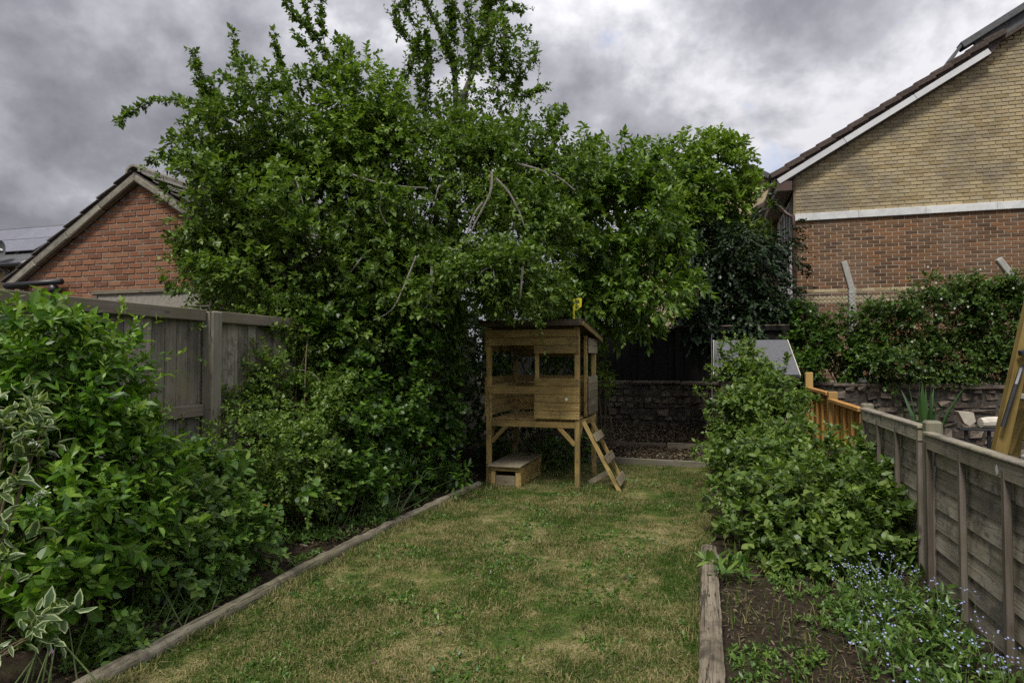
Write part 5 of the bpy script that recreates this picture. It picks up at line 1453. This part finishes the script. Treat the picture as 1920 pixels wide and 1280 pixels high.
def lily():
    c = at(480, 948, 5.0)
    t = thing('flower_ornament', (c[0], c[1], 0), 'orange metal flower ornament on a stake in the left bed', 'ornament')
    b = MB(); b.tube([(c[0], c[1], .0), (c[0], c[1], c[2])], .006, 6); b.build('stake', M_['black_plastic'], t)
    for k in range(6):
        a = k * math.pi / 3 + .3
        o = np.array((math.cos(a), math.sin(a), 0)); s = np.array((-math.sin(a), math.cos(a), 0))
        pts = []
        for r, w, z in ((.01, .008, 0), (.035, .018, .012), (.065, .014, .01), (.095, .003, -.004)):
            pts += [c + o * r + s * w + UP * z, c + o * r + UP * (z - .006), c + o * r - s * w + UP * z]
        f4 = [[i * 3 + j, i * 3 + j + 1, i * 3 + j + 4, i * 3 + j + 3] for i in range(3) for j in range(2)]
        b = MB(); b.add(pts, (), f4); b.build('petal', M_['rust_orange'], t)
    b = MB()
    for k in range(5):
        a = k * 1.257; o = np.array((math.cos(a), math.sin(a), 0)) * .022
        b.add([c + UP * .004, c + o * .6 + UP * .02 + np.array((-o[1], o[0], 0)) * .6, c + o + UP * .038, c + o * .6 + UP * .02 - np.array((-o[1], o[0], 0)) * .6], (), [[0, 1, 2, 3]])
    b.build('cup', M_['rust_orange'], t)
lily()

# ================================================================== RIGHT BED PLANTS
bush('raspberry_canes', 'tall thin raspberry canes in front of the felt roofed shed', 'shrub', (.45, 8.0, .03),
     [(1400, 725, 8.6, 50, 40, .3), (1440, 750, 8.3, 50, 50, .35), (1400, 800, 8.0, 55, 65, .35), (1425, 840, 7.7, 55, 60, .35), (1372, 850, 8.0, 28, 40, .3), (1400, 680, 8.7, 30, 22, .2, .6)],
     1750, 'toothed', L_['rasp'], .074, .05, 41, .4, .17, 8, .4, -.3, 1.8, 300, 30, up=.55, clump=(14, .15, .3), stem_r=.008, tips='bright', dead=8)
bush('raspberry_canes', 'broad dense raspberry bush spreading against the grey panel fence', 'shrub', (.75, 5.9, .03),
     [(1465, 885, 6.2, 75, 50, .35), (1490, 840, 6.8, 45, 35, .25), (1560, 880, 5.9, 75, 40, .35), (1605, 930, 5.6, 58, 58, .3), (1435, 950, 5.6, 68, 70, .35), (1520, 960, 5.1, 100, 80, .35), (1625, 1000, 4.8, 60, 75, .25), (1500, 1040, 4.75, 70, 55, .28), (1570, 1050, 4.6, 75, 50, .25), (1400, 880, 6.3, 42, 40, .3), (1440, 1030, 5.0, 45, 45, .25), (1650, 940, 5.1, 40, 60, .2)],
     1900, 'toothed', L_['rasp'], .074, .05, 42, .5, .17, 9, .4, -.3, 1.8, 300, 22, up=.5, clump=(14, .15, .3), stem_r=.006, tips='bright', dead=14)
def cane_tops():
    rng = np.random.default_rng(77)
    for k, paths in ((0, ([(1360, 700, 8.6), (1352, 655, 8.6), (1358, 632, 8.6)], [(1400, 690, 8.6), (1405, 660, 8.6), (1415, 640, 8.6)], [(1450, 740, 8.2), (1470, 700, 8.2), (1478, 672, 8.2)], [(1490, 800, 7.7), (1515, 760, 7.7), (1530, 745, 7.7)], [(1340, 780, 8.2), (1318, 745, 8.2), (1305, 735, 8.2)], [(1340, 860, 7.6), (1312, 830, 7.6), (1303, 845, 7.6)])),
                     (1, ([(1480, 860, 6.1), (1492, 815, 6.1), (1500, 795, 6.1)], [(1550, 860, 5.8), (1560, 812, 5.8), (1575, 800, 5.8)], [(1600, 900, 5.5), (1622, 840, 5.5), (1618, 815, 5.5)], [(1640, 930, 5.2), (1668, 880, 5.2), (1682, 880, 5.2)], [(1430, 880, 6.2), (1420, 835, 6.2), (1408, 815, 6.2)], [(1390, 950, 5.6), (1352, 905, 5.6), (1335, 915, 5.6)], [(1660, 1000, 4.9), (1690, 960, 4.9), (1700, 975, 4.9)], [(1520, 870, 5.9), (1525, 830, 5.9), (1518, 800, 5.9)]))):
        t = [o for o in bpy.data.objects if o.name.startswith('raspberry_canes')][k]
        lv = Leaves()
        for pts in paths:
            b = MB(); leafy_branch(lv, rng, b, pxpath(pts, 8), .006, .002, 34, .07, .046, spur=.08); b.build('cane', M_['stem'], t)
        lv.build(t, 'toothed', L_['rasp'], 0, rng, 'upper_leaves')['kind'] = 'stuff'
cane_tops()
bush('dandelion', 'jagged dandelion like weed beside the cracked sleeper', 'plant', (.2, 4.6, .03), [(1375, 1090, 4.4, 22, 22, .1), (1360, 1060, 4.7, 20, 18, .1)], 26, 'lance', L_['herb'], .11, .035, 43, .2, .1, 6, .1, -.9, 2, 30, 0, up=.8)
bush('lupin', 'upright narrow leaved plant beneath the raspberry bush', 'plant', (1.05, 4.5, .05), [(1680, 1110, 4.6, 30, 35, .12), (1610, 1090, 4.7, 40, 25, .12), (1720, 1110, 4.4, 20, 25, .1)], 70, 'lance', L_['herb'], .11, .022, 44, .2, .14, 9, .2, -.6, 2, 60, 8, up=.9, stem_mat='green_stem')


def forget():
    rng = np.random.default_rng(45)
    t = thing('forget_me_nots', (1.0, 3.8, .05), 'patch of small pale blue flowers at the foot of the grey panel fence', 'flowers')
    n = 440
    X = rng.uniform(.5, 1.36, n); Y = rng.uniform(2.6, 4.75, n)
    keep = X > .95 - (Y - 2.6) * .2 * (rng.random(n) * .8) - .25
    keep &= X > .7 + np.maximum(0, (Y - 4.2)) * .3
    X, Y = X[keep], Y[keep]
    lv = Leaves(); P = np.stack([X, Y, np.full(len(X), .06)], 1)
    shoot_leaves(lv, rng, P, np.tile(UP, (len(P), 1)) + rng.normal(0, .45, P.shape), .2, 10, .055, .022, droop=.25, spread=.9)
    lv.build(t, 'ovate', L_['herb'], 200, rng, 'foliage')
    fl = MB(); st = MB()
    for i in range(len(P)):
        if noise.noise(Vector((P[i][0] * 3.5, P[i][1] * 3.5, 1))) + rng.normal(0, .18) > .02:
            h = rng.uniform(.2, .34); tip = P[i] + np.array((*rng.normal(0, .06, 2), h - .06))
            st.tube([P[i], (P[i] + tip) / 2 + rng.normal(0, .01, 3), tip], .0015, 3)
            for k in range(rng.integers(2, 6)):
                c = tip + rng.normal(0, .014, 3); u = nrmz(UP + rng.normal(0, .4, 3) - FV0 * .4)
                a = nrmz(np.cross(u, [1, .2, .1])); b_ = np.cross(u, a)
                ring = [c + (a * math.cos(q * 6.283 / 10) + b_ * math.sin(q * 6.283 / 10)) * (.0054 if q % 2 else .0038) for q in range(10)]
                fl.add([c - u * .0015] + ring, [[0, 1 + q, 1 + (q + 1) % 10] for q in range(10)])
    st.build('stems', M_['green_stem'], t)['kind'] = 'stuff'; fl.build('blossom', M_['petal_blue'], t)['kind'] = 'stuff'
forget()


def sword_plant(name, label, loc, n, h, seed):
    rng = np.random.default_rng(seed); t = thing(name, loc, label, 'plant')
    for k in range(n):
        a = rng.uniform(0, 6.28); lean = abs(rng.normal(0, .16)); o = np.array((math.cos(a), math.sin(a) * .6, 0)); L = h * rng.uniform(.65, 1.05)
        base = np.array(loc) + o * .06; side = np.array((math.cos(a + 1.4), math.sin(a + 1.4), 0)) * .028
        V = []
        for q, w in ((0, .7), (.35, 1), (.7, .85), (.9, .45), (1, .03)):
            c = base + o * (lean * L * q * q) + UP * (L * q * (1 - .12 * lean * q)); V += [c - side * w, c + side * w]
        f4 = [[2 * i, 2 * i + 1, 2 * i + 3, 2 * i + 2] for i in range(4)]
        me = raw_mesh('sword_leaf', V, np.array(f4), L_['iris'], np.full(len(V), rng.random()), np.full(len(V), .5)); put('sword_leaf', me, t)
sword_plant('iris', 'clump of tall sword leaves against the stone wall behind the grey fence', (2.75, 9.6, 0), 30, 1.33, 3)
sword_plant('iris', 'smaller clump of sword leaves left of the tall iris by the stone wall', (2.2, 10.0, 0), 10, .95, 4)

# ================================================================== GRASS, WEEDS AND LITTER
def blades(name, X, Y, Z, H, seed, mat, width=.0035, lean=.8):
    rng = np.random.default_rng(seed); n = len(X)
    P = np.stack([X, Y, Z], 1); a = rng.random(n) * 6.283
    side = np.stack([np.cos(a), np.sin(a), np.zeros(n)], 1) * (width * rng.uniform(.6, 1.4, n))[:, None]
    b = rng.random(n) * 6.283; ln = np.abs(rng.normal(0, lean, n))
    off = np.stack([np.cos(b), np.sin(b), np.zeros(n)], 1) * (H * ln)[:, None]
    m = P + off * .35 + UP * (H * .6)[:, None]; tip = P + off + UP * (H * np.maximum(.25, 1 - .3 * ln))[:, None]
    V = np.stack([P - side, P + side, m + side * .75, m - side * .75, tip], 1)
    i = (np.arange(n) * 5)[:, None]
    q = i + np.array([[0, 1, 2, 3]]); tri = i + np.array([[3, 2, 4]])
    return put(name, raw_mesh(name, V.reshape(-1, 3), [tri, q], mat, np.repeat(rng.random(n), 5)))


def lawn_grass():
    rng = np.random.default_rng(61)
    n = 230000
    Y = 1.9 + (9.75 - 1.9) * rng.random(n) ** 1.5; X = rng.uniform(-2.77, .03, n)
    patch = np.array([noise.noise(Vector((x * 1.9, y * 1.9, 0.7))) for x, y in zip(X[::1], Y[::1])])
    H = (.022 + .012 * patch + .01 * rng.random(n)) * rng.uniform(.6, 1.4, n)
    H *= 1 + 1.1 * np.clip(np.array([noise.noise(Vector((x * 5, y * 5, 4))) for x, y in zip(X, Y)]), 0, 1)
    edge = np.minimum(X + 2.78, .03 - X); H = np.where(edge < .12, H * 1.7, H)
    Z = np.full(n, .006)
    o = blades('grass', X, Y, Z, H, 62, M_['blade'], .003, .9)
    tag(o, 'patchy short grass of the lawn, green and straw coloured', 'grass', kind='stuff')
    # longer tufts along the logs and round the posts
    n = 9000
    X = np.concatenate([rng.normal(-2.74, .04, n // 2), rng.normal(-.05, .045, n // 3), rng.normal(-1.49, .12, n // 12), rng.normal(-2.6, .15, n // 12)])
    Y = np.concatenate([rng.uniform(1.9, 7.6, n // 2), rng.uniform(2.4, 9, n // 3), rng.normal(7.65, .12, n // 12), rng.normal(7.55, .12, n // 12)])
    kp = np.array([noise.noise(Vector((x * 3, y * 3, 2))) for x, y in zip(X, Y)]) > -.05
    X, Y = X[kp], Y[kp]
    o = blades('long_grass', X, Y, np.zeros(len(X)), rng.uniform(.03, .1, len(X)), 63, M_['blade'], .0035, .6)
    tag(o, 'longer grass tufts along the logs and posts at the lawn edge', 'grass', kind='stuff')
lawn_grass()


def scatter(name, label, cat, fn, n, kind, mat, L, Wd, seed, flat=.3, shoots=0):
    rng = np.random.default_rng(seed); P = fn(rng, n); n = len(P); lv = Leaves()
    if shoots:
        shoot_leaves(lv, rng, P, np.tile(UP, (n, 1)) * .6 + rng.normal(0, .5, (n, 3)), shoots, 5, L, Wd, droop=.1, spread=1.1)
    else:
        a = rng.random(n) * 6.283
        lv.add(P, np.stack([np.cos(a), np.sin(a), rng.normal(0, flat * .6, n)], 1), UP + rng.normal(0, flat, (n, 3)), L * rng.uniform(.5, 1.3, n), Wd * rng.uniform(.5, 1.3, n))
    o = lv.build(None, kind, mat, 0, rng, name)
    return tag(o, label, cat, kind='stuff')


def weeds(rng, n):
    X = rng.uniform(-2.7, 0, n); Y = 2.2 + 7.3 * rng.random(n) ** 1.3
    k = np.array([noise.noise(Vector((x * 2.2, y * 2.2, 9))) for x, y in zip(X, Y)]) > .12
    return np.stack([X[k], Y[k], np.full(k.sum(), .012)], 1)


def on_rect(x0, x1, y0, y1, zf, thresh=None):
    def f(rng, n):
        X = rng.uniform(x0, x1, n); Y = rng.uniform(y0, y1, n)
        if thresh is not None:
            k = np.array([noise.noise(Vector((x * 2.4, y * 2.4, 5))) for x, y in zip(X, Y)]) > thresh
            X, Y = X[k], Y[k]
        return np.stack([X, Y, zf(X, Y) + rng.uniform(0, .012, len(X))], 1)
    return f


scatter('lawn_weeds', 'low clover and plantain weeds spread through the lawn', 'weeds', weeds, 9000, 'ovate', L_['herb'], .034, .017, 71, shoots=.015)
scatter('leaf_litter', 'brown leaf litter and bark on the back terrace by the stone wall', 'leaf litter', on_rect(-2.6, 1.0, 9.9, 12.3, lambda x, y: .06 + (y - 9.86) * .12), 9000, 'small', L_['dead'], .055, .03, 72, .45)
scatter('leaf_litter', 'dry brown leaves and twigs between the ivy and the round logs', 'leaf litter', on_rect(-3.7, -2.9, 2.2, 8.2, lambda x, y: .02 + (-2.79 - x) * .09, -.1), 6500, 'lance', L_['dead'], .06, .012, 73, .5)
scatter('leaf_litter', 'scraps of dry leaf on the bare soil beside the sleeper', 'leaf litter', on_rect(.1, 1.0, 2.3, 5.6, lambda x, y: .025 + (x - .03) * .05), 2200, 'lance', L_['dead'], .035, .009, 74, .4)
scatter('seedlings', 'small green seedlings spread over the soil beside the sleeper', 'seedlings', on_rect(.1, 1.1, 2.3, 6.2, lambda x, y: .03 + (x - .03) * .05, .06), 2400, 'ovate', L_['herb'], .035, .018, 75, shoots=.03)
scatter('seedlings', 'low green weeds over the soil behind the round logs', 'seedlings', on_rect(-3.5, -2.92, 2.2, 8.0, lambda x, y: .03 + (-2.79 - x) * .09, .0), 2300, 'ovate', L_['herb'], .045, .024, 76, shoots=.04)
scatter('wall_top_weeds', 'dry grass and weeds along the top of the stone wall', 'weeds', on_rect(1.4, 7, 12.35, 12.8, lambda x, y: 1.19 + x * 0, -.1), 1600, 'lance', L_['bramble'], .07, .015, 77, shoots=.06)
n = 1200; rng = np.random.default_rng(9)
o = blades('bed_grass', rng.uniform(.1, .95, n), rng.uniform(2.3, 6.5, n), np.full(n, .03), rng.uniform(.04, .13, n), 64, M_['blade'], .003, .7); tag(o, 'sparse grass growing on the soil of the right bed', 'grass', kind='stuff')
scatter('fallen_leaves', 'few dead leaves and twigs fallen on the lawn', 'leaf litter', on_rect(-2.7, 0, 2.3, 9.6, lambda x, y: .02 + 0 * x), 420, 'small', L_['dead'], .038, .02, 78, .35)
# two small flowers by the near left corner
def small_flower(name, label, px, py, d, mat, r):
    c = at(px, py, d); t = thing(name, (c[0], c[1], 0), label, 'flower')
    b = MB(); b.tube([(c[0], c[1], 0), tuple(c)], .0015, 4); b.build('stem', M_['green_stem'], t)
    for a in range(5):
        q = RV * math.cos(a * 1.257) * r + UP * math.sin(a * 1.257) * r; s = (-RV * math.sin(a * 1.257) + UP * math.cos(a * 1.257)) * r * .4
        b = MB(); b.add([c, c + q * .6 + s, c + q, c + q * .6 - s], (), [[0, 1, 2, 3]]); b.build('petal', M_[mat], t)
small_flower('pink_flower', 'tiny pink flower just right of the variegated shrub', 97, 1220, 3.0, 'petal_pink', .012)
small_flower('yellow_flower', 'tiny yellow flower low in the broad raspberry bush', 1558, 957, 5.0, 'yellow_petal', .014)
